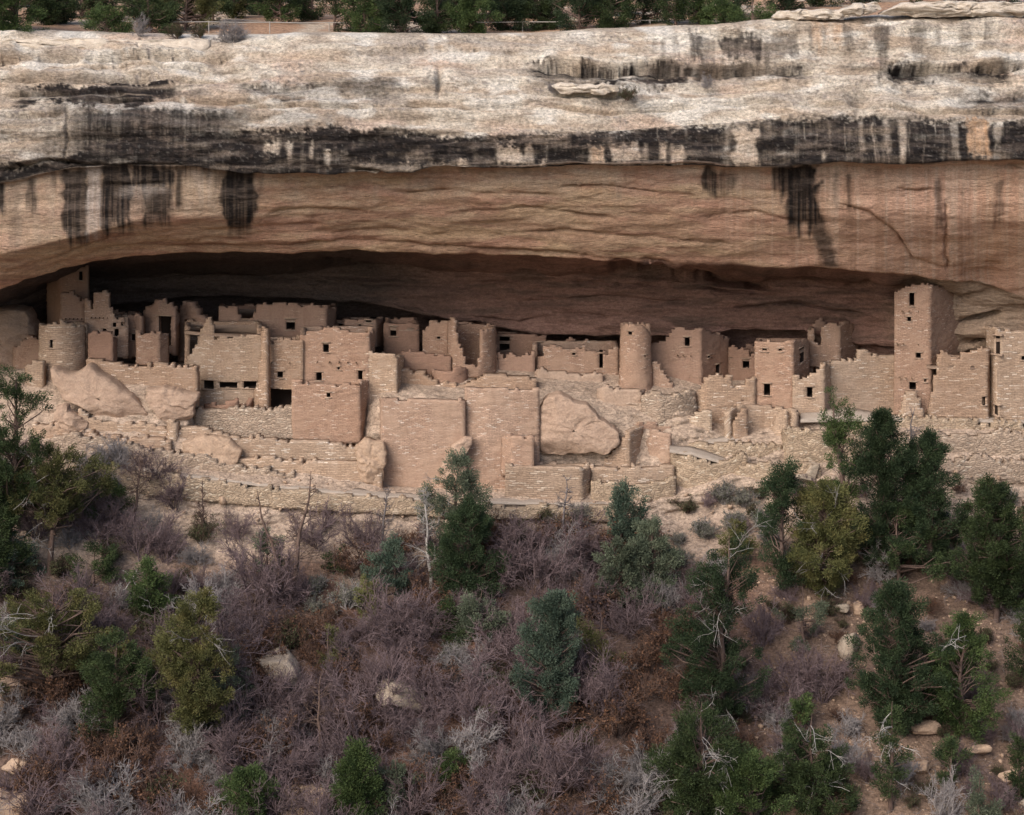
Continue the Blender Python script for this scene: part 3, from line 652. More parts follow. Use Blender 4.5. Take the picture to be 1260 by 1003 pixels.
def recess(parent, path, h, thick, seed, name, org, back=.9):
    """the jambs and a little room painted near-black as shade, seen through an opening"""
    s, P = resample(path)
    def at(u, o, z):
        x, y = np.interp(u, s, P[:, 0]), np.interp(u, s, P[:, 1]); e = .1
        dx = np.interp(min(u+e, s[-1]), s, P[:, 0])-np.interp(max(u-e, 0), s, P[:, 0]); dy = np.interp(min(u+e, s[-1]), s, P[:, 1])-np.interp(max(u-e, 0), s, P[:, 1]); l = math.hypot(dx, dy)
        return np.array([x-dy/l*o, y+dx/l*o, z])
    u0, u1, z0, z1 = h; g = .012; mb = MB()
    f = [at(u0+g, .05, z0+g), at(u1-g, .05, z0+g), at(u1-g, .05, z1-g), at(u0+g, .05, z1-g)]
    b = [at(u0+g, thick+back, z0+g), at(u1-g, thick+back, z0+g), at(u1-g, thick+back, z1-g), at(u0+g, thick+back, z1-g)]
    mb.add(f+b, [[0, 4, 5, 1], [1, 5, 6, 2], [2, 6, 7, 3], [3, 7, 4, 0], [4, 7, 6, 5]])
    o = mb.build(name, M['room_shade'], parent, off=org)
    # lintel and sill stones stand a little proud
    m2 = MB(); rng = np.random.default_rng(seed+77); c0, c1 = at(u0, 0, 0), at(u1, 0, 0); rz = math.atan2(c1[1]-c0[1], c1[0]-c0[0])
    if u1-u0 < 1.2:
        for z, nm, hh in ((z1+.03, 'lintel', .06), (z0-.03, 'sill', .05)):
            m2 = MB(); c = at((u0+u1)/2, .10, z); box(m2, c, (u1-u0+.22, .30, hh), rz, .008, rng)
            m2.build(nm, M['lintel'], o, off=org)
def wallthing(name, label, cat, pp, top, bot, holes=(), mat='tan', depth=2.2, thick=.35, roof=True, rag=.10, group=None, back_top=None, hole_names=None, extra=None):
    SEED[0] += 1; sd = SEED[0]
    T, B, H, s, px, Y = front_fn(pp, top, bot, holes); path = wpath(pp)
    org = np.array([(path[0][0]+path[-1][0])/2, max(path[0][1], path[-1][1]), min(B(0), B(s[-1]))])
    root = empty(name, org, label, cat, group)
    mb = MB(); wall(mb, path, T, B, H, thick, sd, rag); mb.build('wall', M[mat], root, off=org)
    for i, h in enumerate(H):
        nm = 'doorway' if (h[3]-h[2]) > .95 and (h[1]-h[0]) < 1.0 else ('opening' if h[1]-h[0] > .8 else 'window')
        if hole_names: nm = hole_names[i]
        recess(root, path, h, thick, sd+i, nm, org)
    if depth:
        a, b = np.array(path[0]), np.array(path[-1]); zt = min(T(u) for u in np.linspace(0, s[-1], 25)) if back_top is None else Z(back_top, (a[1]+b[1])/2)
        zt2 = max(zt, min(B(0), B(s[-1]))+.5); yb = max(a[1], b[1])+depth
        back = [(a[0]+.04, a[1]+.15), (a[0]*yb/a[1]+.10, yb), (b[0]*yb/b[1]-.10, yb), (b[0]-.04, b[1]+.15)]
        # inner side faces the room: walk right to left so that thickness grows inwards
        mb = MB(); wall(mb, back[::-1], lambda u: zt2, lambda u: min(B(0), B(s[-1])), (), .3, sd+500, .04); mb.build('rear_wall', M[mat], root, off=org)
        if roof:
            zz = zt2-.25; ins = [p for p in path]; pts = ins+[back[2], back[1]]
            pts = np.array(pts); ctr = pts.mean(0); pts = ctr+(pts-ctr)*.97; n = len(pts)
            V = np.concatenate([np.c_[pts, np.full(n, zz)], np.c_[pts, np.full(n, zz-.2)], [[*ctr, zz+.02]], [[*ctr, zz-.2]]])
            q = [[i, (i+1) % n, 2*n, 2*n] for i in range(n)]
            q = [[i, (i+1) % n, (i+1) % n+n, i+n] for i in range(n)]+[[(i), (i+1) % n, 2*n, i] for i in range(0)]
            # cap as a fan of quads (pairs of triangles)
            for i in range(0, n-1, 2): q.append([2*n, i, (i+1) % n, (i+2) % n])
            if n % 2: q.append([2*n, n-1, 0, 0])
            q = [x for x in q if len(set(x)) == 4]
            m = MB(); m.add(V, q, V[:, :2]); m.build('roof', M['mud'], root, off=org)
    if extra: extra(root, org)
    return root
def beams(row):
    """a row of stub beam ends: (y of photo, list of x, depth)"""
    def f(root, org):
        for py, xs, Y in row:
            for p in xs:
                y = Y(p) if callable(Y) else Y
                c = PT(p, py, y)-org; P = np.array([[c+[0, .3, 0], c+[0, -.05, -.01]]]); V, Q = tubes(P, np.array([[.05, .042]]), 6)
                m = MB(); m.add(V, Q); m.add(np.r_[V[6:9], [V[9]]], [[0, 1, 2, 3]]); m.add(np.r_[V[9:12], [V[6]]], [[0, 1, 2, 3]])
                m.build('beam_end', M['wood'], root)
    return f
def arc(px, Y, r, a0, a1, n=14):
    """photo-space plan points on a circle of radius r (m); angles in degrees, 270 faces the camera"""
    x0 = X(px, Y); out = []
    for a in np.linspace(R(a0), R(a1), n): x, y = x0+r*math.cos(a), Y+r*math.sin(a); out.append((630+F*x/y, y))
    return out
def round_tower(name, label, px, Y, r, top, bot, holes=(), mat='pale', taper=0.0, back_top=None, a=(186, 354), hole_names=None, roof=True, thick=.3, rag=.08):
    SEED[0] += 1; sd = SEED[0]
    pp = arc(px, Y, r, *a, 20); T, B, H, s, pxx, YY = front_fn(pp, top, bot, holes); org = np.array([X(px, Y), Y, B(s[-1]/2)])
    root = empty(name, org, label, 'tower'); mb = MB()
    wall(mb, wpath(pp), T, B, H, thick, sd, rag)
    bp = arc(px, Y, r, a[1], a[0]+360, 14); zt = max(T(0), T(s[-1])) if back_top is None else Z(back_top, Y+r)
    wall(mb, wpath(bp), lambda u: zt, B, (), thick, sd+50, .05)
    V = np.concatenate(mb.V); Q = np.concatenate(mb.Q); zt0 = max(T(u) for u in np.linspace(0, s[-1], 20)); zb = B(s[-1]/2)
    def tp(V):
        k = 1-taper*np.clip((V[:, 2:]-zb)/(zt0-zb), 0, 1.1); W = V.copy(); W[:, :2] = org[:2]+(V[:, :2]-org[:2])*k; return W
    mk('wall', tp(V)-org, Q, M[mat], root, uv=np.concatenate(mb.U))
    for i, h in enumerate(H):
        k = 1-taper*((h[2]+h[3])/2-zb)/(zt0-zb); pth = [(org[0]+(q[0]-org[0])*k, org[1]+(q[1]-org[1])*k) for q in wpath(pp)]
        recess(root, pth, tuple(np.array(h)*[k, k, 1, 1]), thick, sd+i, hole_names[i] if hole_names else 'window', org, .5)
    if roof:
        th = np.arange(16)*2*math.pi/16; rr = (r-.12)*(1-taper); zr = min(T(u) for u in np.linspace(0, s[-1], 20))-.3-zb
        V = np.concatenate([np.c_[rr*np.cos(th), rr*np.sin(th), np.full(16, zr)], [[0, 0, zr]]]); mk('roof', V, [[16, i, i+1, (i+2) % 16] for i in range(0, 16, 2)], M['mud'], root)
    return root
BACK = [('low_wall', [(112,121.6),(152,121.4)], [(112,384),(130,380),(152,386)], 410, [(131,388,136,396)], 'dark low wall in shadow behind the stepped house'),
 ('low_wall', [(222,122.6),(262,122.2)], [(222,398),(240,392),(262,396)], 425, [(244,402,250,412)], 'dark low wall in shadow behind the climbing rubble wall'),
 ('low_wall', [(412,122.8),(428,122.5)], [(412,390),(428,394)], 420, [(416,398,421,408)], 'narrow dark wall between the broad back room and the low dark room'),
 ('low_wall', [(672,122),(760,121.6)], [(672,420),(700,418),(720,424),(760,422)], 446, [(684,426,690,436),(716,428,721,438)], 'dark wall with two openings behind the long low house'),
 ('low_wall', [(918,122.2),(996,121.8)], [(918,424),(950,418),(975,424),(996,420)], 450, [(944,427,950,438)], 'dark wall in the recess behind the tall square house')]
M['lintel'] = mat_rock('lintel_stone', (.42, .31, .23), (.30, .21, .155), 2., .02)

WT = wallthing
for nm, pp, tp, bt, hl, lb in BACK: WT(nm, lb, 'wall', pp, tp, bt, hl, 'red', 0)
# ---- left end of the alcove
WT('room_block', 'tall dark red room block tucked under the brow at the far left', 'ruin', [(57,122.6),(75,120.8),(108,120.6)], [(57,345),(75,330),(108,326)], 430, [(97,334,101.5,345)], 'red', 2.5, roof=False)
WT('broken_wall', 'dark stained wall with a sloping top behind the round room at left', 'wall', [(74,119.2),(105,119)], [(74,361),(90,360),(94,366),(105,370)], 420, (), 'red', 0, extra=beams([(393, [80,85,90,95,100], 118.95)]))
round_tower('round_room', 'squat round room of coursed stone above the great fallen slab', 78, 117.6, 1.42, [(49,400),(57,398),(64,397),(80,397),(82,401),(108,401)], 478, [(61,418,65,428.5)], 'pale', .0, a=(184, 356))
WT('stepped_house', 'stone house with stepped walls and four small windows beside the round room', 'ruin', [(104,118.4),(136,118.1),(158,118.3)], [(104,369),(111,373),(111,380),(117,380),(117,361),(127,358),(136,361),(136,376),(144,390),(155,389),(155,398),(158,400)], 440, [(126,404,131,410),(139,397,143,402.5),(149,396,153,401),(141,404.5,146,414)], 'pink', 1.6, roof=False, back_top=392, extra=beams([(391.5, [112,117,122,127,132], 118.05)]))
WT('plaster_wall', 'smooth plain wall of mud plaster with a pale edge below the stepped house', 'wall', [(108,117.1),(139,116.8),(144,117.8)], [(108,411),(135,411),(137,413),(144,414)], 448, (), 'red', 0)
WT('small_room', 'small reddish room with one window right of the stepped house', 'ruin', [(156,119.4),(174,119)], [(156,388),(174,387)], 440, [(161.5,411,166,419)], 'red', 1.5)
WT('broken_wall', 'low square-cornered wall standing before a wide doorway at left', 'wall', [(167,117.8),(169,117.4),(196,117.2),(208,118.2)], [(167,408),(190,408),(206,407),(208,410)], 450, (), 'pink', 0)
WT('room_block', 'ruined room with a tall wide doorway and a rounded front wall', 'ruin', [(176,120.4),(194,119.6),(216,119.4),(221,120.2)], [(176,388),(180,378),(186,372),(202,371),(203,378),(218,378),(221,384)], 436, [(195,389,212,426)], 'red', 1.6, roof=False, hole_names=['doorway'])
WT('broken_wall', 'steep rubble wall climbing towards the dark back of the cave', 'wall', [(219,121.2),(233,120.6),(252,120)], [(219,376),(226,370),(236,372),(244,386),(252,391)], 446, (), 'red', 0, thick=.6)
WT('stone_wall', 'long coursed wall above the two fallen slabs', 'wall', [(106,116.2),(150,115.7),(243,115.4),(246,116.4)], [(106,442),(118,444),(154,446),(156,449),(190,447),(200,448),(246,452)], 500, (), 'tan', 0, thick=.5)
WT('small_room', 'low room wall in the shadow left of the round room', 'ruin', [(16,119.4),(20,118.8),(52,118.6)], [(16,428),(28,418),(35,414),(44,416),(52,412)], 460, (), 'pink', 1.6)
WT('stone_wall', 'short pale wall at the foot of the round room', 'wall', [(30,116.4),(34,116),(53,115.7)], [(30,452),(52,446),(54,447)], 488, (), 'pale', 0)
WT('stone_wall', 'low course of rubble below the great fallen slab', 'wall', [(96,113.8),(207,113.6)], [(96,503),(112,512),(150,520),(207,524)], 545, (), 'tan', 0, thick=.5)
WT('buttress', 'leaning stone buttress at the right end of the low course', 'wall', [(205,113.9),(208,113.3),(217,113.2)], [(205,520),(209,517),(217,520)], 562, (), 'tan', 0, thick=.5)
# ---- the big group left of centre
WT('ruined_house', 'large house wall with a slanting left end and three openings at its foot', 'ruin', [(226,118.2),(256,117.4),(323,117.0)], [(226,446),(240,424),(247,402),(256,389),(261,389),(262,414),(290,413),(323,414)], 506, [(250.5,468,263,479),(270,470,292,477.5),(299.5,469,315.5,478)], 'tan', 2.2, back_top=404, roof=True, hole_names=['opening']*3)
WT('curved_bench', 'low curved wall of a sunken round room under the dark openings', 'wall', arc(284, 117.2, 1.55, 200, 340, 12), [(240,493),(262,497),(275,502),(276,491),(292,491),(293,502),(306,498),(316,478)], 512, (), 'red', 0, thick=.3)
WT('stone_pillar', 'narrow upright wall end between the slanting house and the windowed block', 'wall', [(312,116.6),(315,116.0),(328,115.7)], [(312,480),(318,470),(321,405),(328,404)], 512, (), 'tan', 0, thick=.45)
WT('room_block', 'broad back room with a doorway gap and one square window under the cave roof', 'ruin', [(269,120.9),(350,120.5),(402,120.3),(414,122.2)], [(269,376),(294,375),(294,388),(296,400),(309,400),(310,388),(315,387),(317,376),(330,374),(402,377),(414,379)], 426, [(352,392.5,363,406)], 'red', 2.2, roof=True, back_top=384)
WT('room_block', 'windowed stone block with a deep open room at its foot', 'ruin', [(322,116.7),(373,116.3)], [(322,405),(326,404),(330,420),(345,417),(372,418),(373,416)], 512, [(341,457,348,465),(331,479,359,502)], 'tan', 1.6, hole_names=['window','opening'], extra=beams([(447, [334,356], 116.3)]))
WT('room_block', 'wide two-storey block with one window above and three doorways below', 'ruin', [(369,116.5),(455,115.9),(461,118)], [(369,411),(378,409),(410,406),(452,406),(461,408)], 506, [(397.5,422,404.5,433.5),(389,458,396,468.5),(415,451.5,418,455),(440.5,456,446.5,469)], 'pink', 1.9, hole_names=['window','doorway','window','doorway'], extra=beams([(446.5, [390,405,417,427.5,438], 115.9)]))
WT('stone_block', 'solid block with an uneven top and one small hole in front of the two-storey block', 'ruin', [(359,114.8),(444,114.3),(459,117)], [(359,473),(366,470),(376,474),(400,471),(410,474),(428,471),(444,471),(452,468),(459,464)], 545, [(402,483,406.5,489)], 'pink', 1.2)
WT('stone_wall', 'rough retaining wall below the sunken room', 'wall', [(239,115.2),(300,115),(362,114.8)], [(239,503),(290,502),(362,502)], 540, (), 'rubble', 0, thick=.6)
WT('stone_block', 'square-topped wall block in light between the two-storey block and the court', 'ruin', [(446,116),(489,115.6),(497,118)], [(446,436),(460,433),(470,436),(486,434),(489,437),(497,440)], 500, (), 'tan', 1.3)
# ---- the centre
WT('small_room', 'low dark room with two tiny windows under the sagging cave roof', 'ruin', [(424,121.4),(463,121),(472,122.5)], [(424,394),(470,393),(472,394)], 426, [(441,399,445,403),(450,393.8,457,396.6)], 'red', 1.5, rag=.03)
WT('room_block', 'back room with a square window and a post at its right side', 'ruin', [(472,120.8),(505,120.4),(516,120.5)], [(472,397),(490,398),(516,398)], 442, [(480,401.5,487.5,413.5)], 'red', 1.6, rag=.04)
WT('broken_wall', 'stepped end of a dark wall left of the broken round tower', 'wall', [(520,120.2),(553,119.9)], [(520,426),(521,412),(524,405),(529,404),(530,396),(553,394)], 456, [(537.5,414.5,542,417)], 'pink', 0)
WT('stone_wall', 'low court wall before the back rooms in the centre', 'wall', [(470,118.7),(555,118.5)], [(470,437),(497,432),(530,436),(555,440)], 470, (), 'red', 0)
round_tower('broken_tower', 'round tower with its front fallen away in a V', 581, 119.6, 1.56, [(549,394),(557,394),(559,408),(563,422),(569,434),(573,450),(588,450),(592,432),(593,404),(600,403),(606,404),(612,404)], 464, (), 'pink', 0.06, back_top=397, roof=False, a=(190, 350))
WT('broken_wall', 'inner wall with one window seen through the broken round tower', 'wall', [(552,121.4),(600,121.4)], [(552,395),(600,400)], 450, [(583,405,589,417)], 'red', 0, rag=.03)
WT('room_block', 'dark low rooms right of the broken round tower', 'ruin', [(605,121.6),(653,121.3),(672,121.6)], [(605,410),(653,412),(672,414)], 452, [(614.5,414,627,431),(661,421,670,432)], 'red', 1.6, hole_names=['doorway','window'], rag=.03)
WT('stone_wall', 'low stepped wall before the dark low rooms', 'wall', [(611,119.6),(658,119.3)], [(611,438),(615,430),(618,440),(627,436),(655,436),(658,433)], 468, (), 'red', 0)
WT('stone_wall', 'low curved wall edging the court in the centre', 'wall', arc(553, 118.3, 1.15, 195, 345, 10), [(530,457),(553,455),(577,455)], 474, (), 'red', 0, thick=.3)
WT('stone_wall', 'stepped terrace wall above the tall front wall', 'wall', [(490,117.2),(560,116.7),(660,116.6)], [(490,452),(505,456),(530,466),(545,470),(570,474),(600,462),(640,466),(660,468)], 500, (), 'tan', 0, thick=.9)
WT('front_wall', 'tall front retaining wall left of the straight seam', 'wall', [(467,116),(469,113.6),(572,113.0)], [(467,490),(500,493),(530,493),(572,492)], 622, (), 'pink', 0, thick=.5, rag=.04)
WT('front_wall', 'tall front retaining wall between the straight seam and the overhanging boulder', 'wall', [(571.5,113.5),(600,113.2),(664,113.4)], [(571,478),(600,479),(620,480),(664,478)], 622, (), 'pink', 0, thick=.5, rag=.04)
WT('buttress', 'small square pier beside the dark gap under the overhanging boulder', 'wall', [(616,113.2),(629,112.3),(657,112.2)], [(616,540),(629,538),(657,539)], 585, (), 'pink', 1.2, thick=.4)
WT('stone_block', 'pale squared block wall beside the path in the centre', 'wall', [(621.5,112.0),(716,111.75),(727,112.6)], [(621.5,572),(640,574),(700,575),(727,576)], 626, (), 'pale', 1.2, rag=.04)
# ---- right of centre
WT('ruined_house', 'long low house with a stepped top and narrow doorway left of the round tower', 'ruin', [(655,120.2),(662,119.6),(761,119.4)], [(655,440),(669,440),(670,428),(680,424),(692,430),(706,431),(720,426),(722,432),(724,433),(747,433),(749,428),(761,429)], 474, [(737.5,435,742,453),(704,434,708,437)], 'pink', 1.6, roof=False, back_top=426, hole_names=['doorway','window'])
WT('stone_wall', 'low mud-topped bench along the foot of the long low house', 'wall', [(658,118.9),(662,118.5),(742,118.4)], [(658,455),(700,457),(742,460)], 486, (), 'mudwall', 0, thick=.6)
round_tower('round_tower', 'tall tapering round tower with a small window near its top', 782, 118.3, 1.05, [(760,401),(766,399),(780,400),(783,402),(797,404),(804,412)], 482, [(771.5,408,777,412.5),(794,437,796,440.5)], 'pink', .13, a=(188, 352), rag=.05)
WT('broken_wall', 'crumbled wall stub stepping down right of the round tower', 'wall', [(801,118.2),(828,118)], [(801,446),(810,448),(815,456),(822,466),(828,472)], 490, (), 'pink', 0)
WT('room_block', 'large two-storey room with reddish plaster, one tall window and a receding side wall', 'ruin', [(799,119.7),(863,118.9),(898,121.4)], [(799,421),(817,419),(821,415),(828,412),(829,407),(836,405),(840,404),(863,405),(870,406),(898,416)], 484, [(842.5,415,848.5,426),(881.5,448,886,461),(871.5,437.5,874.5,440)], 'red', 1.0, roof=False, back_top=430, hole_names=['window','doorway','window'], extra=beams([(438, [834,841,850], lambda p: 119.0)]))
WT('small_room', 'room with one dark window in the angle beside the square house', 'ruin', [(896,121),(931,120.6)], [(896,427),(922,427),(923,434),(931,436)], 486, [(914,441.5,922,453)], 'red', 1.4)
WT('tower_house', 'tall square house with two small holes above and one window below', 'ruin', [(928.5,116.4),(976,115.9),(996,118.6)], [(928.5,421),(940,420),(960,421),(976,419),(980,418),(996,420)], 528, [(938,429,943.5,432.5),(958,429,962,433),(940,472,947.5,486.5),(984,427,990,446)], 'pink', 1.2, hole_names=['window','window','window','doorway'], rag=.05)
WT('ruined_house', 'lower walls stepping down left from the square house to a pale block', 'ruin', [(855,116.4),(870,115.9),(930,116.25)], [(855,486),(861,477),(864,470),(868,465),(878,462),(901,462),(902,479),(909,474),(915,474),(919,468),(930,464)], 540, (), 'tan', 1.5, roof=True, rag=.08)
WT('ruined_house', 'lower house with one window right of the square house', 'ruin', [(975,115.8),(1015,115.4),(1022,116.6)], [(975,460),(981,462),(986,468),(990,466),(1004,461),(1010,452),(1016,448),(1022,447)], 512, [(993,476,999.5,489)], 'tan', 1.3, roof=False, back_top=470)
WT('ruined_tower', 'crumbling back tower with a dark gap in its top', 'ruin', [(994,120.2),(1033,119.6),(1056,121.8)], [(994,411),(997,406),(1000,402),(1002,424),(1009,424),(1009,405),(1018,402),(1028,398),(1033,397),(1056,400)], 452, (), 'pink', 1.0, roof=False, back_top=402)
WT('ruined_tower', 'inner wall fragment in the gap of the crumbling back tower', 'wall', [(1000,121.6),(1016,121.6)], [(1000,400),(1005,393),(1010,392),(1016,400)], 430, (), 'red', 0)
WT('stone_wall', 'long broken wall between the lower house and the four-storey tower', 'wall', [(1010,117.2),(1014,116.6),(1058,116.9),(1103,117.3)], [(1010,452),(1020,447),(1030,444),(1054,444),(1058,437),(1062,433),(1080,436),(1103,434)], 516, (), 'tan', 0, thick=.5)
WT('tower_house', 'four-storey square tower rising to the cave roof at right', 'tower', [(1100.5,116.1),(1145,115.5),(1182,118.9)], [(1100.5,359),(1108,357),(1114,354),(1122,352),(1129,349),(1145,349),(1160,354),(1182,360)], 524, [(1119,360,1125,377),(1116.5,390,1121,395.5),(1128,434,1133,440.5),(1119,470,1127,479.5),(1137,466,1140,470)], 'pink', 1.0, rag=.04, hole_names=['window','window','window','doorway','window'], extra=beams([(424, [1105,1112,1130,1138], 115.7), (465.5, [1108,1115,1122], 115.7), (383.5, [1111,1119,1130], 115.7)]))
WT('buttress', 'sloping stone stub leaning on the foot of the four-storey tower', 'wall', [(1103,115.5),(1112,114.9),(1137,114.9)], [(1103,516),(1108,500),(1113,482),(1122,480),(1127,481),(1134,500),(1137,512)], 526, (), 'tan', 0, thick=.6)
WT('ruined_house', 'broad ruined wall with a ragged top right of the four-storey tower', 'ruin', [(1136,115.7),(1145,115.2),(1216,115.1),(1219,116)], [(1136,514),(1142,498),(1148,478),(1152,456),(1154,440),(1158,433),(1165,436),(1180,438),(1183,431),(1200,430),(1216,431)], 526, [(1209,488,1212.5,499)], 'tan', 1.3, roof=True, rag=.10, back_top=442)
WT('tower_house', 'square tower of pale stone at the right edge with a narrow tall window', 'tower', [(1213,116.9),(1226,114.9),(1300,115.3)], [(1213,404),(1220,403),(1228,405),(1262,406),(1300,410)], 526, [(1224.5,413,1231,436),(1257,438,1262,443),(1223,498,1228,511)], 'tan', 2.4, rag=.06, hole_names=['window','window','doorway'])
# ---- sunken rooms and terraces in front
WT('sunken_room', 'curved inner wall of an open round room below the square house', 'wall', [(899,114.4),(908,115.3),(925,115.7),(950,115.6),(968,115.2),(977,114.4)], [(899,510),(905,504),(930,502),(968,504),(977,506)], 548, [(916.5,531,924.5,539.5)], 'tan', 0, thick=.4, hole_names=['opening'], extra=None)
WT('buttress', 'left pilaster of the open round room', 'wall', [(899,114.9),(903,114.4),(921,114.6)], [(899,524),(906,512),(915,506),(921,504)], 548, (), 'tan', 0)
WT('buttress', 'right pilaster of the open round room', 'wall', [(948,115.1),(955,114.6),(969,114.3),(976,115)], [(948,530),(954,512),(962,506),(976,508)], 548, (), 'tan', 0)
WT('stone_wall', 'tapering wall stub above the grey court', 'wall', [(838,115.4),(858,115),(876,114.9)], [(838,522),(850,512),(858,506),(876,506)], 534, (), 'pale', 0, thick=.4)
WT('stone_wall', 'curved rubble wall below the round tower', 'wall', [(789,115.4),(812,115),(840,115.3),(857,116)], [(789,484),(820,486),(857,480)], 530, (), 'rubble', 0, thick=.6)
WT('sunken_room', 'back wall of the open sunken room right of the overhanging boulder', 'wall', [(758,115.2),(780,115),(826,114.9)], [(758,519),(800,522),(826,524)], 575, (), 'pink', 0, thick=.4)
WT('broken_wall', 'sloping side wall of the sunken room next to the boulder', 'wall', [(744,113.6),(775,113.3),(792,114.6)], [(744,566),(764,540),(775,532),(792,524)], 590, (), 'tan', 0, thick=.4)
WT('broken_wall', 'thin upright wall end in the middle of the sunken room', 'wall', [(792,114.5),(818,113.7),(825,113.6)], [(792,560),(800,526),(818,536),(825,533)], 592, (), 'pink', 0, thick=.3)
WT('stone_wall', 'low front wall of the sunken room', 'wall', [(726,112.8),(780,112.5),(830,112.7)], [(726,577),(760,578),(830,574)], 612, (), 'tan', 0, thick=.6)
WT('stone_wall', 'lowest coursed wall above the right end of the path', 'wall', [(727,112.0),(790,111.7),(832,112)], [(727,593),(750,596),(800,598),(832,590)], 632, (), 'rubble2', 0, thick=.5)
WT('retaining_wall', 'bulging rubble wall holding up the grey court', 'wall', [(825,113.2),(848,112.3),(880,112.1),(920,112.3)], [(825,554),(850,560),(880,572),(890,566),(920,560)], 616, (), 'rubble2', 0, thick=.6)
WT('retaining_wall', 'low double step of rubble at the front of the grey court', 'wall', [(842,113.9),(870,113.4),(940,113.3),(963,113.6)], [(842,550),(862,546),(880,548),(910,545),(930,549),(963,548)], 580, (), 'rubble2', 0, thick=.6)
WT('retaining_wall', 'squared rubble terrace corner below the lower house', 'wall', [(962,114.2),(966,112.9),(1012,112.7),(1060,113.2)], [(962,531),(970,530),(1012,531),(1060,528)], 592, (), 'rubble2', 0, thick=.6)
WT('retaining_wall', 'low rubble wall under the lowest steps beside the court', 'wall', [(905,112.0),(950,111.6),(1010,111.7)], [(905,578),(940,572),(1010,574)], 622, (), 'rubble2', 0, thick=.6)
WT('retaining_wall', 'upper line of boulders below the four-storey tower', 'wall', [(1035,114.4),(1100,114.2),(1230,114.2),(1330,114.2)], [(1035,524),(1080,522),(1100,517),(1200,517),(1240,520),(1330,520)], 548, (), 'rubble2', 0, thick=.6, rag=.14)
WT('retaining_wall', 'middle band of rough stones across the terraces at right', 'wall', [(1060,113.2),(1140,113),(1260,112.9),(1340,113)], [(1060,540),(1120,532),(1180,534),(1260,530),(1340,532)], 568, (), 'rubble', 0, thick=.6, rag=.14)
WT('retaining_wall', 'lowest band of rough stones at the right edge', 'wall', [(1150,111.9),(1200,111.7),(1340,111.7)], [(1150,566),(1200,562),(1260,566),(1340,566)], 596, (), 'rubble', 0, thick=.6, rag=.14)
WT('retaining_wall', 'long rubble wall holding up the footpath', 'wall', [(60,111.3),(200,110.75),(350,110.5),(480,110.5),(640,110.5),(760,110.5)], [(60,562),(200,584),(350,602),(480,614),(560,619),(640,622),(740,625),(760,626)], [(60,590),(200,612),(350,626),(480,634),(760,644)], (), 'rubble2', 0, thick=.5, rag=.08)
WT('stone_wall', 'low rubble course above the footpath at left', 'wall', [(60,112.7),(160,112.4),(270,112.2),(362,112.2)], [(60,535),(160,545),(230,556),(300,574),(362,582)], [(60,565),(362,604)], (), 'rubble', 0, thick=.6, rag=.12)

# ---- loose rock
def rock_mesh(mb, c, s, seed, rough=.22, tilt=0.0, nu=44, nv=28, flat=1.0, roll=0.0):
    V, Q = sphere_grid(nu, nv); o = seed*13.7
    V = np.sign(V)*np.abs(V)**.6; r_ = np.random.default_rng(seed+90)
    for _ in range(11):
        nrm = unit(r_.normal(0, 1, 3)); ex = np.maximum(0, V@nrm-r_.uniform(.55, .95)); V = V-ex[:, None]*nrm*.95
    d = fbm(V[:, 0]*1.1+o, V[:, 1]*1.1, V[:, 2]*1.1, 3, 401)*rough*.9+fbm(V[:, 0]*3+o, V[:, 1]*3, V[:, 2]*5, 4, 403)*rough*.5
    V = V*(1+d)[:, None]; V = V*np.asarray(s)*.5
    ca, sa = math.cos(tilt), math.sin(tilt); V = np.stack([V[:, 0]*ca+V[:, 2]*sa, V[:, 1], -V[:, 0]*sa+V[:, 2]*ca], -1)
    ca, sa = math.cos(roll), math.sin(roll); V = np.stack([V[:, 0], V[:, 1]*ca-V[:, 2]*sa, V[:, 1]*sa+V[:, 2]*ca], -1)
    mb.add(V+np.asarray(c, float), Q)
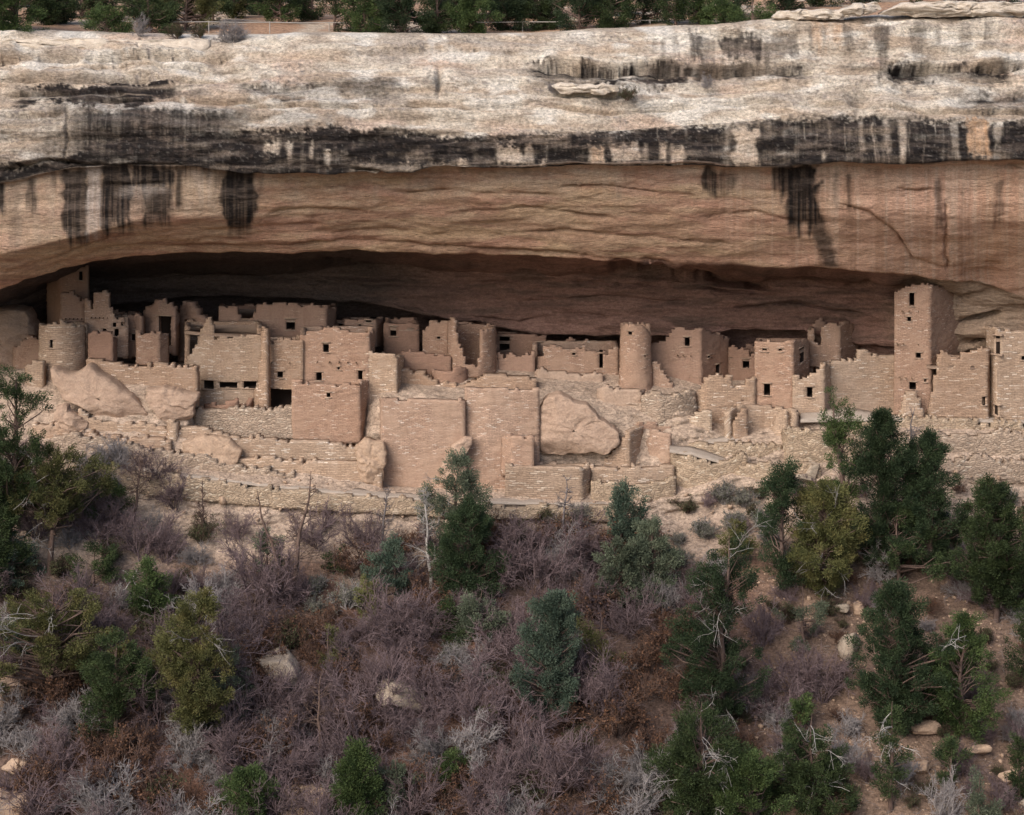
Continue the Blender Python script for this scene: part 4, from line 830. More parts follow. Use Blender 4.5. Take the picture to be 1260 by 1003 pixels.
def slab(name, label, outline, Y, thick, lean=0.0, mat='boulder', seed=0, bulge=.2, rough=.09, cat='boulder'):
    """a great block with the outline seen from the front; lean tips its top away from the viewer"""
    o = np.array(outline, float); d = np.r_[0, np.cumsum(np.linalg.norm(np.diff(np.r_[o, o[:1]], axis=0), axis=1))]
    t = np.linspace(0, d[-1], 97)[:-1]; ring = np.stack([np.interp(t, d, np.r_[o[:, 0], o[0, 0]]), np.interp(t, d, np.r_[o[:, 1], o[0, 1]])], -1)
    for _ in range(2): ring = .15*np.roll(ring, 1, 0)+.7*ring+.15*np.roll(ring, -1, 0)
    ctr = ring.mean(0); c = PT(*ctr, Y); n = len(ring)
    W = np.stack([X(ring[:, 0], Y), Z(ring[:, 1], Y)], -1); cw = W.mean(0)
    rs = np.sin(np.linspace(0.02, 1, 16)*math.pi/2); V = []
    for side in (-1, 1):
        rr = rs if side == -1 else rs[::-1][1:]
        for r in rr:
            p = cw+(W-cw)*r; y = Y+(p[:, 1]-cw[1])*lean
            dep = thick*.5*(1-r**6)**bulge
            V.append(np.stack([p[:, 0], y+side*dep, p[:, 1]], -1))
    V = np.array(V); m = len(V); Vf = V.reshape(-1, 3); r_ = np.random.default_rng(seed+40); cc = np.array([cw[0], Y, cw[1]]); sz = np.abs(Vf-cc).max(0)
    for _ in range(9):      # broken faces
        nrm = unit(np.array([r_.normal(0, .55), -1, r_.normal(0, .55)])); pr_ = ((Vf-cc)/sz)@nrm; ex = np.maximum(0, pr_-r_.uniform(.72, 1.0)); Vf = Vf-np.array([0, 1, 0])*(ex/max(.3, -nrm[1])*-sz[1])[:, None]
    dn = fbm(Vf[:, 0]*.5+seed*3, Vf[:, 1]*.5, Vf[:, 2]*.9, 5, 411)*rough*2.0-np.maximum(0, .12-np.abs(fbm(Vf[:, 0]*.6+seed, Vf[:, 1], Vf[:, 2]*1.0, 4, 413, .6)))*rough*9
    st_ = (Vf[:, 2]+.35*Vf[:, 0])*2.2+fbm(Vf[:, 0]*.6, Vf[:, 2]*.6, seed, 3, 415)*1.5; dn = dn+(np.abs(st_-np.round(st_))-.25)*rough*.9
    ed = fbm(Vf[:, 0]*2.1+seed, Vf[:, 2]*2.1, 0, 4, 417)*.22
    Vf = Vf+np.stack([ed*.8, 0*ed, fbm(Vf[:, 0]*2.1, Vf[:, 2]*2.1+seed, 9, 4, 418)*.16], -1)
    Vf = Vf+np.array([0., 1, 0])*(-dn)[:, None]*np.where(np.arange(len(Vf)) < 16*n, 1, -1)[:, None]
    i = np.arange(m-1)[:, None]*n; a = np.arange(n)[None]; b = (a+1) % n; Q = np.stack([i+a, i+n+a, i+n+b, i+b], -1).reshape(-1, 4)
    ob = mk(name, Vf-c, Q, M[mat], smooth=True); ob.location = c
    return tag(ob, label, cat)
slab('fallen_slab', 'great reddish slab fallen across the front of the left ruins', [(60,452),(75,455),(92,462),(104,451),(110,449),(124,461),(145,471),(160,482),(176,497),(190,521),(166,521),(140,517),(122,512),(109,503),(96,496),(86,492),(74,482),(64,470)], 114.9, 1.6, .35, seed=1, rough=.06)
slab('fallen_slab', 'smaller cracked slab right of the great reddish slab', [(181,479),(200,478),(220,479),(232,484),(244,484),(238,512),(223,519),(207,516),(192,506),(180,492)], 114.6, 1.3, .3, seed=2, rough=.07)
slab('fallen_slab', 'broken foot of stone below the great reddish slab at left', [(68,500),(82,498),(96,512),(108,518),(106,530),(88,532),(70,522)], 113.8, 1.0, .3, seed=8)
slab('boulder', 'big overhanging boulder with a dark gap beneath it in the centre', [(659,525),(662,507),(671,491),(685,484),(700,488),(716,496),(731,503),(737,510),(748,520),(760,528),(762,545),(744,556),(722,553),(708,556),(685,558),(669,558),(661,548)], 113.85, 1.7, .12, seed=3, bulge=.12, rough=.06)
WT('footing_wall', 'smooth mud-plastered footing wall under the round tower', 'wall', [(734,116.4),(742,115.9),(790,115.8),(794,116.6)], [(734,476),(745,474),(760,477),(790,481),(794,482)], 528, (), 'mudwall', 0, thick=.6, rag=.06)
slab('boulder', 'rounded boulder lodged at the foot of the tall front wall', [(546,562),(556,550),(570,540),(580,536),(582,546),(574,556),(566,566),(576,580),(570,600),(548,602),(541,585)], 112.7, .9, .1, seed=5)
slab('boulder', 'sloping outcrop at the left foot of the tall front wall', [(436,548),(450,540),(470,544),(476,560),(472,590),(455,600),(440,580)], 112.8, 1.0, .3, 'boulder_tan', 6)
slab('boulder', 'rounded outcrop above the footpath at left', [(225,545),(250,536),(285,540),(300,556),(290,572),(262,578),(240,572),(226,560)], 112.9, 1.0, .35, 'boulder_tan', 7)
slab('boulder', 'dark leaning boulder in the cave at the far left edge', [(-40,420),(-20,385),(5,378),(32,380),(46,400),(50,425),(40,450),(0,455),(-30,450)], 121, 3.0, .3, 'boulder', 9)
# footpath and grey courts
def strip(name, a, b, Ya, Yb, mat, th=.10, lift=.05):
    pxs = np.arange(a[0][0], a[-1][0]+1, 4); pa = np.interp(pxs, *np.array(a).T); pb = np.interp(pxs, *np.array(b).T)
    A = np.stack([X(pxs, Ya), np.full(len(pxs), Ya), Z(pa, Ya)+lift], -1); B = np.stack([X(pxs, Yb), np.full(len(pxs), Yb), Z(pb, Yb)+lift], -1)
    rows = [A-[0, 0, th], A, A*.66+B*.34, A*.33+B*.67, B, B-[0, 0, th]]
    V = np.array(rows); V[1:5, :, 2] += fbm(V[1:5, :, 0]*1.5, V[1:5, :, 1]*1.5, 0, 3, 421)*.04
    o = mk(name, V.reshape(-1, 3), grid_quads(6, len(pxs))[:, ::-1], M[mat]); return tag(o, kind='structure')
strip('footpath', [(176,573),(200,578),(350,594),(480,606),(560,611),(640,614),(760,618)], [(176,579),(200,583),(350,601),(480,613),(560,618),(640,620),(760,624)], 112.0, 110.95, 'path')
strip('court_floor', [(862,542),(900,537),(965,539)], [(862,548),(900,550),(965,550)], 114.7, 113.9, 'path', lift=.06)
strip('court_path', [(824,549),(850,550),(870,556),(895,565)], [(824,556),(850,560),(870,565),(895,572)], 113.4, 112.5, 'path', lift=.06)
strip('terrace_path', [(985,509),(1040,503),(1100,512),(1200,514),(1300,516)], [(985,520),(1040,519),(1100,518),(1200,520),(1300,522)], 115.8, 114.5, 'path', lift=.10)
for nm, lb, pp, tp, bt in (
    ('at left under the round room', 'broken terrace wall of rubble low', [(40,113.4),(120,112.95),(210,112.8)], [(40,520),(120,536),(210,543)], 568),
    ('below the smaller cracked slab', 'rough terrace wall of rubble', [(206,113.6),(250,113.45),(330,113.35),(446,113.3)], [(206,531),(250,528),(330,541),(446,548)], 578),
    ('left of the tall front wall', 'lowest rubble terrace wall', [(262,112.85),(360,112.6),(470,112.5)], [(262,562),(360,566),(470,574)], 606)):
    WT('retaining_wall', lb+' '+nm, 'wall', pp, tp, bt, (), 'tan', 0, thick=.6, rag=.09)

# ================================================================== VEGETATION
def frame_perp(d, rng):
    r = rng.normal(0, 1, d.shape); return unit(np.cross(d, r))
def leaves(C0, D, l, wd, rng):
    n = len(C0); L = (l*rng.uniform(.6, 1.3, n))[:, None]; S = frame_perp(D, rng)*(wd*rng.uniform(.7, 1.3, n))[:, None]*.5
    V = np.stack([C0, C0+D*L*.5+S, C0+D*L, C0+D*L*.5-S], 1).reshape(-1, 3)
    return V, np.arange(4*n).reshape(-1, 4)
def poly(p0, d, L, n, bend, rng, up=0.0):
    """vectorised wandering twigs: p0 (m,3), d (m,3), L (m,) -> (m,n,3)"""
    m = len(p0); P = np.empty((m, n, 3)); P[:, 0] = p0; st = (L/(n-1))[:, None]
    for k in range(1, n):
        d = unit(d+rng.normal(0, bend, (m, 3))+np.array([0, 0, up])); P[:, k] = P[:, k-1]+d*st
    return P
def children(P, per, rng, Lf, spread, up, n=4, bend=.18, t0=.25):
    m, k, _ = P.shape; N = m*per; i = np.repeat(np.arange(m), per); t = rng.uniform(t0, 1, N)*(k-1); j = np.minimum(t.astype(int), k-2); f = (t-j)[:, None]
    p = P[i, j]*(1-f)+P[i, j+1]*f; tan = unit(P[i, j+1]-P[i, j]); Lp = np.linalg.norm(P[i, -1]-P[i, 0], axis=1)
    d = unit(tan+rng.normal(0, spread, (N, 3))+np.array([0, 0, up])); return poly(p, d, Lp*Lf*rng.uniform(.5, 1.25, N), n, bend, rng, up*.3)
def rad(P, a, b): return np.linspace(a, b, P.shape[1])[None]*np.ones((len(P), 1))

LEAF = {
 'dark': mat_leaf('dark_juniper_foliage', (.022, .034, .015), (.055, .076, .028)),
 'deep': mat_leaf('deep_green_pinyon_foliage', (.016, .028, .014), (.040, .058, .026)),
 'green': mat_leaf('green_juniper_foliage', (.034, .056, .020), (.078, .108, .036)),
 'olive': mat_leaf('olive_juniper_foliage', (.055, .060, .022), (.125, .122, .045), (.16, .135, .05)),
 'blue': mat_leaf('blue_green_fir_foliage', (.042, .064, .046), (.088, .115, .080)),
 'grey': mat_leaf('grey_green_fir_foliage', (.065, .082, .053), (.130, .148, .096)),
}
def tree_profile(style, h):
    if style == 'cone': return np.clip((1-h)**.75, .04, 1)
    if style == 'column': return np.clip(np.minimum(1, (1.02-h)*3.0)**.8, .05, 1)*(.72+.28*np.sin(h*3.1))
    if style == 'round': return np.sqrt(np.clip(1-(2*h-.85)**2*.85, .02, 1))
    if style == 'wide': return np.sqrt(np.clip(1-(1.5*h-.3)**2*.9, .03, 1))
    return np.clip(np.sin((h*.85+.12)*3.1), .1, 1)
def tree(px, base, top, width, style, leaf, label, seed, dens=1.0, h0=.08, lean=0.0, clump=.16, name='juniper_tree', dead=0, Y=None, group=None, leafsz=1.0, cat='tree', bare_top=0, fill=1.0):
    rng = np.random.default_rng(seed+1000)
    p = ground_at(px, base) if Y is None else PT(px, base, Y)
    s = p[1]/F; H = (base-top)*s; W = width*s*.5
    root = empty(name, p, label, cat, group)
    # trunk
    nT = 9; t = np.linspace(0, 1, nT)
    tw = rng.normal(0, .018*H, (nT, 2)); tw[0] = 0
    T = np.stack([lean*s*t**1.2+np.cumsum(tw[:, 0])*.5, np.cumsum(tw[:, 1])*.5, t*H*.97-.15*(t == 0)], -1)
    r0 = max(.05, H*.024); V, Q = tubes(T[None], (r0*(1-t)**.8+.012)[None], 6); mb = MB(); mb.add(V, Q)
    # clumps of foliage
    vol = H*(1-h0)*W*W*2.2; cr = max(.15, min(.40, clump*1.7*W+.05))
    nC = int(np.clip(dens*(.74 if leaf in ('dark', 'deep') else .9)*vol/(cr**3*2.6), 18, 330))
    h = rng.uniform(0, 1, nC*3); pr = tree_profile(style, h); keep = rng.uniform(0, 1, len(h)) < pr*.85+.15; h = h[keep][:nC]; nC = len(h)
    prof = tree_profile(style, h); a = rng.uniform(0, 2*math.pi, nC); q = np.sqrt(rng.uniform(.08, 1, nC))
    lob = 1+.25*np.sin(a*2+seed+h*5)+.30*fbm(a*1.3, h*5, seed, 3, 501)*2
    gapn = fbm(np.cos(a)*prof*q*1.3+seed, np.sin(a)*prof*q*1.3, h*H/W*.55, 3, 503); ok = gapn > (-.25 if style == 'cone' else -.10)
    h, a, q, prof, lob = h[ok], a[ok], q[ok], prof[ok], lob[ok]; nC = len(h)
    hh = h0+(1-h0)*h; ax = np.stack([np.interp(hh, t, T[:, 0]), np.interp(hh, t, T[:, 1]), hh*H], -1)
    rr = (W-cr*.5)*prof*q*lob
    Cc = ax+np.stack([np.cos(a)*rr, np.sin(a)*rr*.9, rng.normal(0, .05*H, nC)*.5-rr*.10], -1)
    Cc[:, 2] = np.minimum(Cc[:, 2], H-cr*.35)
    # limbs
    b = np.clip(np.maximum(hh-.10-rr/H*.35, rng.uniform(.05, .30, nC)*np.minimum(1, hh*2.2+.25)), .04, .95); B0 = np.stack([np.interp(b, t, T[:, 0]), np.interp(b, t, T[:, 1]), b*H], -1)
    mid = (B0+Cc)/2+rng.normal(0, .11, (nC, 3))*W; LP = np.stack([B0, mid, Cc], 1)
    lr = np.clip(.012+.022*rr, .012, .08)
    V, Q = tubes(LP, np.stack([lr, lr*.6, lr*.25], 1), 4); mb.add(V, Q); mb.build('trunk', M['bark'], root)
    # leaf sprays
    cs = cr*rng.uniform(.55, 1.25, nC); per = np.clip((cs/cr)**2*fill*150, 30, 320).astype(int)
    per = np.clip(per*(cr/.3)**1.6*1.4, 30, 560).astype(int)
    i = np.repeat(np.arange(nC), per); N = len(i)
    off = rng.normal(0, 1, (N, 3)); off = unit(off)*(rng.uniform(0, 1, N)**.5)[:, None]; off *= .78; axd = unit(unit(Cc-ax)*.8+rng.normal(0, .35, (nC, 3))+np.array([0, 0, .55]))[i]; off = off+axd*((off*axd).sum(-1)*.95)[:, None]
    D = unit(off*.9+unit(Cc[i]-ax[i])*.5+rng.normal(0, .45, (N, 3))+np.array([0, 0, .45]))
    ctr = Cc[i]+off*cs[i][:, None]
    V, Q = leaves(ctr-D*.03, D, .125*leafsz, .042*leafsz, rng)
    mk('crown', V, Q, LEAF[leaf], root)
    if dead:
        m = dead*2+1; hb = rng.uniform(.1, .9, m); B = np.stack([np.interp(hb, t, T[:, 0]), np.interp(hb, t, T[:, 1]), hb*H], -1)
        an = rng.uniform(3.4, 6.0, m); d = unit(np.stack([np.cos(an), np.sin(an), rng.uniform(-.5, .7, m)], -1))
        P0 = poly(B, d, W*rng.uniform(.7, 1.25, m), 6, .22, rng); P1 = children(P0, 4, rng, .4, .6, -.1); P2 = children(P1, 3, rng, .5, .7, 0)
        mb = MB()
        for P, ra, rb in ((P0, .026, .010), (P1, .012, .006), (P2, .007, .004)): mb.add(*tubes(P, rad(P, ra, rb), 4))
        mb.build('dead_branches', M['deadwood'], root)
    return root
def dead_tree(px, base, top, label, seed, lean=0.0, nb=22, mat='greywood', spread=1.0, Y=None, twig=True):
    rng = np.random.default_rng(seed+3000); p = ground_at(px, base) if Y is None else PT(px, base, Y); s = p[1]/F; H = (base-top)*s
    root = empty('dead_tree', p, label, 'tree'); n = 10; t = np.linspace(0, 1, n)
    T = np.stack([lean*s*t+np.cumsum(rng.normal(0, .012*H, n))*(t > 0), np.cumsum(rng.normal(0, .012*H, n)), t*H-.2*(t == 0)], -1)
    mb = MB(); mb.add(*tubes(T[None], (max(.05, H*.021)*(1-t)**.8+.012)[None], 7)); mb.build('trunk', M[mat], root)
    hb = rng.uniform(.22, .97, nb); B = np.stack([np.interp(hb, t, T[:, i]) for i in range(3)], -1); an = rng.uniform(0, 6.28, nb)
    d = unit(np.stack([np.cos(an), np.sin(an), rng.uniform(-.1, .8, nb)], -1))
    P0 = poly(B, d, H*.22*spread*(1.15-hb)*rng.uniform(.5, 1.4, nb), 6, .2, rng, .03); mb = MB(); mb.add(*tubes(P0, rad(P0, .028, .010), 4))
    if twig:
        P1 = children(P0, 5, rng, .5, .55, .1); P2 = children(P1, 4, rng, .5, .6, .1); mb.add(*tubes(P1, rad(P1, .012, .006))); mb.add(*tubes(P2, rad(P2, .007, .004)))
    mb.build('branches', M[mat], root)
    return root
TREES = [ # px, base, top, width, style, leaf, label, options
 (12,705,452,104,'loose','dark','tall thin pinyon at the left edge in front of the ruins',dict(h0=.30,dens=.55,name='pinyon_tree',lean=8)),
 (62,705,545,135,'loose','olive','shaggy old juniper with a bare twisted trunk at left',dict(h0=.42,dens=.36,dead=2,lean=10)),
 (-10,730,600,90,'round','dark','dark juniper cut by the left edge above the tan boulder',dict()),
 (60,868,722,156,'round','olive','broad olive juniper with grey dead limbs at lower left',dict(h0=.22,dens=1.25,dead=2)),
 (142,905,775,90,'round','dark','dark green juniper behind the broad olive one at lower left',dict(h0=.05)),
 (248,935,733,110,'loose','olive','tall yellow-green juniper leaning in the lower left thicket',dict(h0=.22,dens=.9,lean=-6,dead=2)),
 (278,900,790,66,'loose','grey','thin grey-green bush beside the tall yellow-green juniper',dict(dens=.45)),
 (182,768,690,62,'round','green','little bright juniper with a forked white snag',dict(dead=1,dens=.9)),
 (305,1040,950,95,'round','green','bright green juniper crown cut by the bottom edge at left',dict()),
 (438,1035,912,100,'cone','green','bright green young juniper at the bottom centre-left',dict(clump=.13)),
 (488,1010,930,60,'loose','grey','pale grey-green bush beside the bright young juniper',dict(dens=.6)),
 (404,832,768,46,'round','olive','small yellow-green juniper in the grey thicket',dict(dens=.7)),
 (486,732,664,74,'wide','blue','low bluish bush left of the dark dense pair of trees',dict(dens=.9)),
 (452,765,712,34,'round','olive','tiny olive bush under the low bluish bush',dict(dens=.7)),
 (556,705,560,84,'loose','grey','open grey-green juniper rising against the tall front wall',dict(h0=.42,dens=.55,dead=2,lean=8)),
 (575,740,616,84,'round','deep','dense blackish juniper in front of the open grey-green one',dict(clump=.15,dens=1.1)),
 (590,792,724,76,'wide','grey','low spreading grey bush below the dense blackish juniper',dict(dens=.7)),
 (770,690,596,58,'loose','blue','slim bluish fir against the path wall',dict(clump=.13,name='fir_tree')),
 (763,752,652,62,'column','grey','plump pale fir below the slim bluish one',dict(clump=.13,name='fir_tree',leafsz=1.1)),
 (806,745,644,70,'loose','grey','pale fir with a loose top right of the plump one',dict(clump=.13,name='fir_tree',dens=.9)),
 (676,890,728,88,'loose','blue','tall bluish fir leaning left above the grey oak thicket',dict(clump=.13,name='fir_tree',lean=8)),
 (738,818,758,90,'wide','olive','low olive bush beside the tall bluish fir',dict(dens=.7)),
 (888,895,650,124,'loose','deep','tallest dark juniper in the middle of the slope with bleached limbs',dict(dens=1.0,dead=4,clump=.14)),
 (905,700,640,40,'round','olive','yellow-green tuft of juniper at the top of the tallest dark one',dict(dens=.8,h0=.2)),
 (862,1020,862,120,'loose','dark','ragged dark juniper full of white dead branches at bottom',dict(dens=.8,dead=6)),
 (925,1030,925,110,'round','green','rounded green juniper at the bottom right of centre',dict()),
 (962,732,574,84,'loose','deep','dark juniper left of the drooping olive one below the court',dict(dens=1.0)),
 (1014,735,592,96,'loose','olive','drooping olive juniper below the terrace corner',dict(dens=.9,dead=3)),
 (1042,690,478,64,'loose','green','slender open pinyon reaching above the terrace',dict(h0=.34,dens=.55,lean=-10,name='pinyon_tree',clump=.2)),
 (1084,705,506,100,'loose','deep','pointed blackish pinyon between the slender one and the forked snag',dict(name='pinyon_tree',clump=.15,dens=1.0)),
 (1144,708,530,100,'loose','deep','wide-topped dark pinyon right of the forked snag',dict(name='pinyon_tree',h0=.12,dens=.9)),
 (1106,725,622,130,'loose','dark','low dark juniper filling the gap under the two pinyons',dict(dens=.8)),
 (1226,762,588,110,'loose','dark','dark open juniper at the right edge above the rocky slope',dict(dens=.8,h0=.12)),
 (1108,905,720,120,'loose','deep','big rounded dark pinyon on the stony slope at right',dict(name='pinyon_tree',dens=1.1)),
 (1184,905,758,100,'loose','green','lighter green juniper against the big rounded pinyon',dict(dens=1.0,dead=1)),
 (1000,1000,875,104,'wide','dark','spreading juniper at the bottom right with a grey snag before it',dict(dens=.9,dead=2)),
 (1096,1000,862,64,'loose','dark','thin half-dead juniper with curled bare limbs at bottom right',dict(dens=.4,dead=4)),
 (1170,975,915,52,'round','dark','small round dark bush on the gravel at bottom right',dict()),
 (1206,1022,950,66,'wide','grey','pale grey-green bush near the bottom right corner',dict(dens=.8)),
 (1254,990,905,46,'round','dark','small dark juniper at the right edge near the corner',dict()),
 (1262,850,740,50,'loose','dark','sparse juniper with white limbs cut by the right edge',dict(dens=.7,dead=2)),
 (990,800,716,78,'loose','grey','grey-green mahogany bush above the pale boulder',dict(dens=.6)),
 (985,905,856,40,'round','green','small green bush beside the leaning grey shrub at right',dict(dens=.7)),
 (330,720,640,46,'loose','grey','grey-green sapling between the two dead trees',dict(dens=.35)),
 (115,720,668,60,'round','dark','small dark bush at the foot of the shaggy juniper',dict(dens=.8)),
 (640,700,655,40,'round','dark','small dark bush in the bare oak under the path',dict(dens=.5)),
 (15,720,660,80,'wide','blue','bluish low bush at the left edge',dict(dens=.6)),
 (28,815,752,80,'wide','blue','pale bluish bush under the broad olive juniper',dict(dens=.6)),
 (128,640,588,66,'wide','green','fresh green bough of a small juniper above the left thicket',dict(dens=.7,h0=.2)),
 (300,900,832,60,'loose','grey','wispy grey-green bush above the bottom left sapling',dict(dens=.5)),
 (546,790,742,56,'wide','dark','low dark bush below the dense blackish juniper',dict(dens=.7)),
 (600,905,868,54,'wide','olive','low yellowish bush in the bottom middle of the thicket',dict(dens=.6)),
 (830,700,664,40,'round','grey','pale rounded bush left of the tallest dark juniper',dict(dens=.7)),
 (412,705,668,40,'wide','dark','small dark bush on the bank right of the two dead trees',dict(dens=.6)),
 (560,965,925,56,'wide','green','small green bush at the bottom centre of the thicket',dict(dens=.7)),
]
for k, (px, base, top, wd, sty, lf, lb, op) in enumerate(TREES): tree(px, base, top, wd, sty, lf, lb, k*7+3, **op)
dead_tree(352, 745, 600, 'dead leaning tree with a brown shredded trunk', 1, -30, 16, 'bark')
dead_tree(362, 738, 576, 'taller dead trunk beside the leaning one', 2, 18, 24, 'bark')
dead_tree(468, 690, 598, 'thin bare sapling before the path wall', 3, 6, 26, 'greywood')
dead_tree(530, 720, 600, 'bleached grey tangle of dead limbs left of the dense blackish juniper', 4, -8, 46, 'deadwood', 1.3)
dead_tree(694, 690, 588, 'bare sapling standing above the path in the middle', 5, 6, 30, 'greywood', 1.3)
dead_tree(1124, 690, 500, 'forked grey snag between the dark pinyons', 6, -6, 20, 'greywood', 1.1)
dead_tree(165, 640, 560, 'bare dark sapling in front of the left terrace wall', 7, 10, 30, 'bark', 1.5)
dead_tree(250, 660, 590, 'small dead fir on the bare bank under the path', 8, 2, 40, 'bark', .9)
dead_tree(140, 748, 702, 'forked bleached snag in the left thicket', 9, 26, 14, 'deadwood', 1.8)
dead_tree(320, 985, 880, 'bare pale sapling at the bottom left', 10, 10, 26, 'greywood', 1.2)
dead_tree(392, 930, 820, 'bare brown sapling in the grey thicket left of the fallen block', 11, 4, 26, 'bark', 1.2)
dead_tree(1290, 985, 900, 'pale snag outside the right edge', 12, -12, 16, 'deadwood', 1.5)

# ---- leafless shrubs
def shrub_proto(name, seed, L=1.0, n0=12, up=.35, spread=.42, leafmat=None, nleaf=0, thick=1.0, mat='purple', per=(7, 8, 3)):
    rng = np.random.default_rng(seed+6000); a = rng.uniform(0, 6.28, n0); tilt = rng.uniform(.15, 1.1, n0)
    d = unit(np.stack([np.cos(a)*tilt, np.sin(a)*tilt, np.ones(n0)], -1)); p0 = np.stack([np.cos(a)*.18*L, np.sin(a)*.18*L, np.full(n0, -.15)], -1)*rng.uniform(.2, 1, (n0, 1))
    P0 = poly(p0, d, L*rng.uniform(.8, 1.3, n0), 6, .16, rng, .03); P1 = children(P0, per[0], rng, .55, spread, up*.4, 5, .2, .2); P2 = children(P1, per[1], rng, .52, .55, up*.3, 4, .2); P3 = children(P2, per[2], rng, .55, .6, up*.2, 3, .2)
    mb = MB()
    for P, ra, rb in ((P0, .022, .012), (P1, .0115, .007), (P2, .0072, .005), (P3, .0052, .0036)): mb.add(*tubes(P, rad(P, ra*thick, rb*thick), 3))
    V = np.concatenate(mb.V); Q = np.concatenate(mb.Q)
    me = mk('branches', V, Q, M[mat]); C.objects.unlink(me); lf = None
    if nleaf:
        tip = np.concatenate([P2[:, -1], P3[:, -1], P3[:, 1]]); c = tip[rng.integers(0, len(tip), nleaf)]+rng.normal(0, .03, (nleaf, 3)); D = unit(rng.normal(0, 1, (nleaf, 3))+[0, 0, .2])
        lf = mk('foliage', *leaves(c, D, .07, .04, rng), leafmat); C.objects.unlink(lf)
    return me, lf
M['purple'] = mat_wood('purple_grey_twigs', (.112, .077, .080), (.208, .153, .155), 1.0)
M['greytwig'] = mat_wood('grey_twigs', (.185, .162, .157), (.33, .298, .288), 1.0)
M['browntwig'] = mat_wood('brown_twigs', (.075, .045, .036), (.14, .09, .07), 1.0)
LEAF['rust'] = mat_leaf('withered_oak_leaves', (.085, .043, .028), (.15, .078, .045))
LEAF['sage'] = mat_leaf('sagebrush_leaves', (.10, .10, .075), (.165, .16, .12))
LEAF['brush'] = mat_leaf('dull_green_leaves', (.042, .050, .024), (.085, .086, .042))
PROTO = {
 'purple': [shrub_proto('p', k, 1.0, 13, .3, .42, mat='purple') for k in range(4)],
 'grey': [shrub_proto('g', k+10, .9, 13, .15, .5, mat='greytwig', thick=1.08, per=(7, 8, 3)) for k in range(3)],
 'rust': [shrub_proto('r', k+20, .8, 12, .3, .45, LEAF['rust'], 1500, mat='browntwig', per=(7, 7, 2)) for k in range(3)],
 'sage': [shrub_proto('s', k+30, .55, 20, .5, .35, LEAF['sage'], 2600, mat='greytwig', per=(7, 5, 2)) for k in range(2)],
 'brush': [shrub_proto('b', k+40, .7, 16, .4, .4, LEAF['brush'], 2400, mat='browntwig', per=(7, 5, 2)) for k in range(2)],
}
SLAB = {
 'purple': ('bare_shrub', 'leafless purple-grey oak shrub in the thicket on the slope', 'purple-grey leafless shrubs on the slope'),
 'grey': ('bare_shrub', 'leafless pale grey shrub of tangled twigs on the slope', 'pale grey leafless shrubs on the slope'),
 'rust': ('oak_shrub', 'low oak shrub holding rusty withered leaves on the slope', 'rusty-leaved oak shrubs on the slope'),
 'sage': ('sagebrush', 'rounded grey-green sagebrush on the bank below the terraces', 'sagebrush below the terraces'),
 'brush': ('green_shrub', 'dull green leafy shrub on the slope', 'dull green shrubs on the slope'),
}
def shrub(kind, px, py, s, rng, loc=None, label=None, group=None):
    me, lf = PROTO[kind][rng.integers(0, len(PROTO[kind]))]; nm, lb, gr = SLAB[kind]
    r = empty(nm, ground_at(px, py) if loc is None else loc, label or lb, 'shrub', None if label else (group or gr))
    r.rotation_euler = (0, 0, rng.uniform(0, 6.28)); k = s*rng.uniform(.9, 1.1); r.scale = (k, k, k*rng.uniform(.8, 1.1))
    for c in (me, lf):
        if c is not None: o = c.copy(); C.objects.link(o); o.parent = r
    return r
rng = np.random.default_rng(5)
pts = []; tries = 0
def dens(px, py):
    top = np.interp(px, [0, 60, 200, 230, 330, 480, 620, 700, 830, 860], [560, 562, 590, 632, 668, 672, 660, 640, 640, 600])
    if py < top: return 0
    if 760 < px < 960 and py < 650: return .15
    if px > 880: return .6 if py > 700 else .4
    return 1
while len(pts) < 380 and tries < 30000:
    tries += 1; px, py = rng.uniform(-40, 1300), rng.uniform(560, 1075)
    if rng.uniform() > dens(px, py): continue
    md = 28 if px < 900 else 24
    if any((px-a)**2+((py-b)*1.25)**2 < md*md for a, b in pts): continue
    pts.append((px, py))
for px, py in pts:
    n = float(fbm(px/120., py/120., 0, 3, 601)); u = rng.uniform()
    if px > 880: kind = 'brush' if u < .36 else ('rust' if u < .54 else ('grey' if u < .76 else 'purple'))
    elif 820 < px < 960 and py < 700 or (640 < px < 900 and py < 680): kind = 'sage' if u < .5 else ('brush' if u < .75 else 'purple')
    elif n > .12: kind = 'rust' if u < .5 else ('purple' if u < .9 else 'grey')
    elif n < -.2: kind = 'grey' if u < .5 else ('purple' if u < .8 else 'brush')
    else: kind = 'purple' if u < .44 else ('grey' if u < .68 else ('rust' if u < .79 else ('brush' if u < .92 else 'sage')))
    sc = {'purple': 1.75, 'grey': 1.6, 'rust': 1.6, 'sage': 1.15, 'brush': 1.2}[kind]*(1.0 if px < 880 else .62)*np.interp(py, [580, 680], [.85, 1.05])*rng.choice([.6, .75, .9, 1.0, 1.15])
    shrub(kind, px, py, sc, rng)
for px, py, k, s in ((846,630,'brush',.9),(872,624,'purple',.6),(890,618,'sage',1.2),(935,612,'brush',.8),(915,622,'sage',1.1),(905,650,'sage',1.2),(870,662,'sage',1.0),(835,670,'sage',.9),(940,650,'sage',1.2),(668,640,'brush',.9),(1190,650,'sage',.9),(1160,640,'sage',.8),(1240,620,'sage',1.0),(985,850,'purple',1.6),(960,880,'purple',1.7),(1010,862,'purple',1.4),(1130,690,'purple',1.1),(1180,720,'purple',1.1)):
    shrub(k, px, py, s, rng)

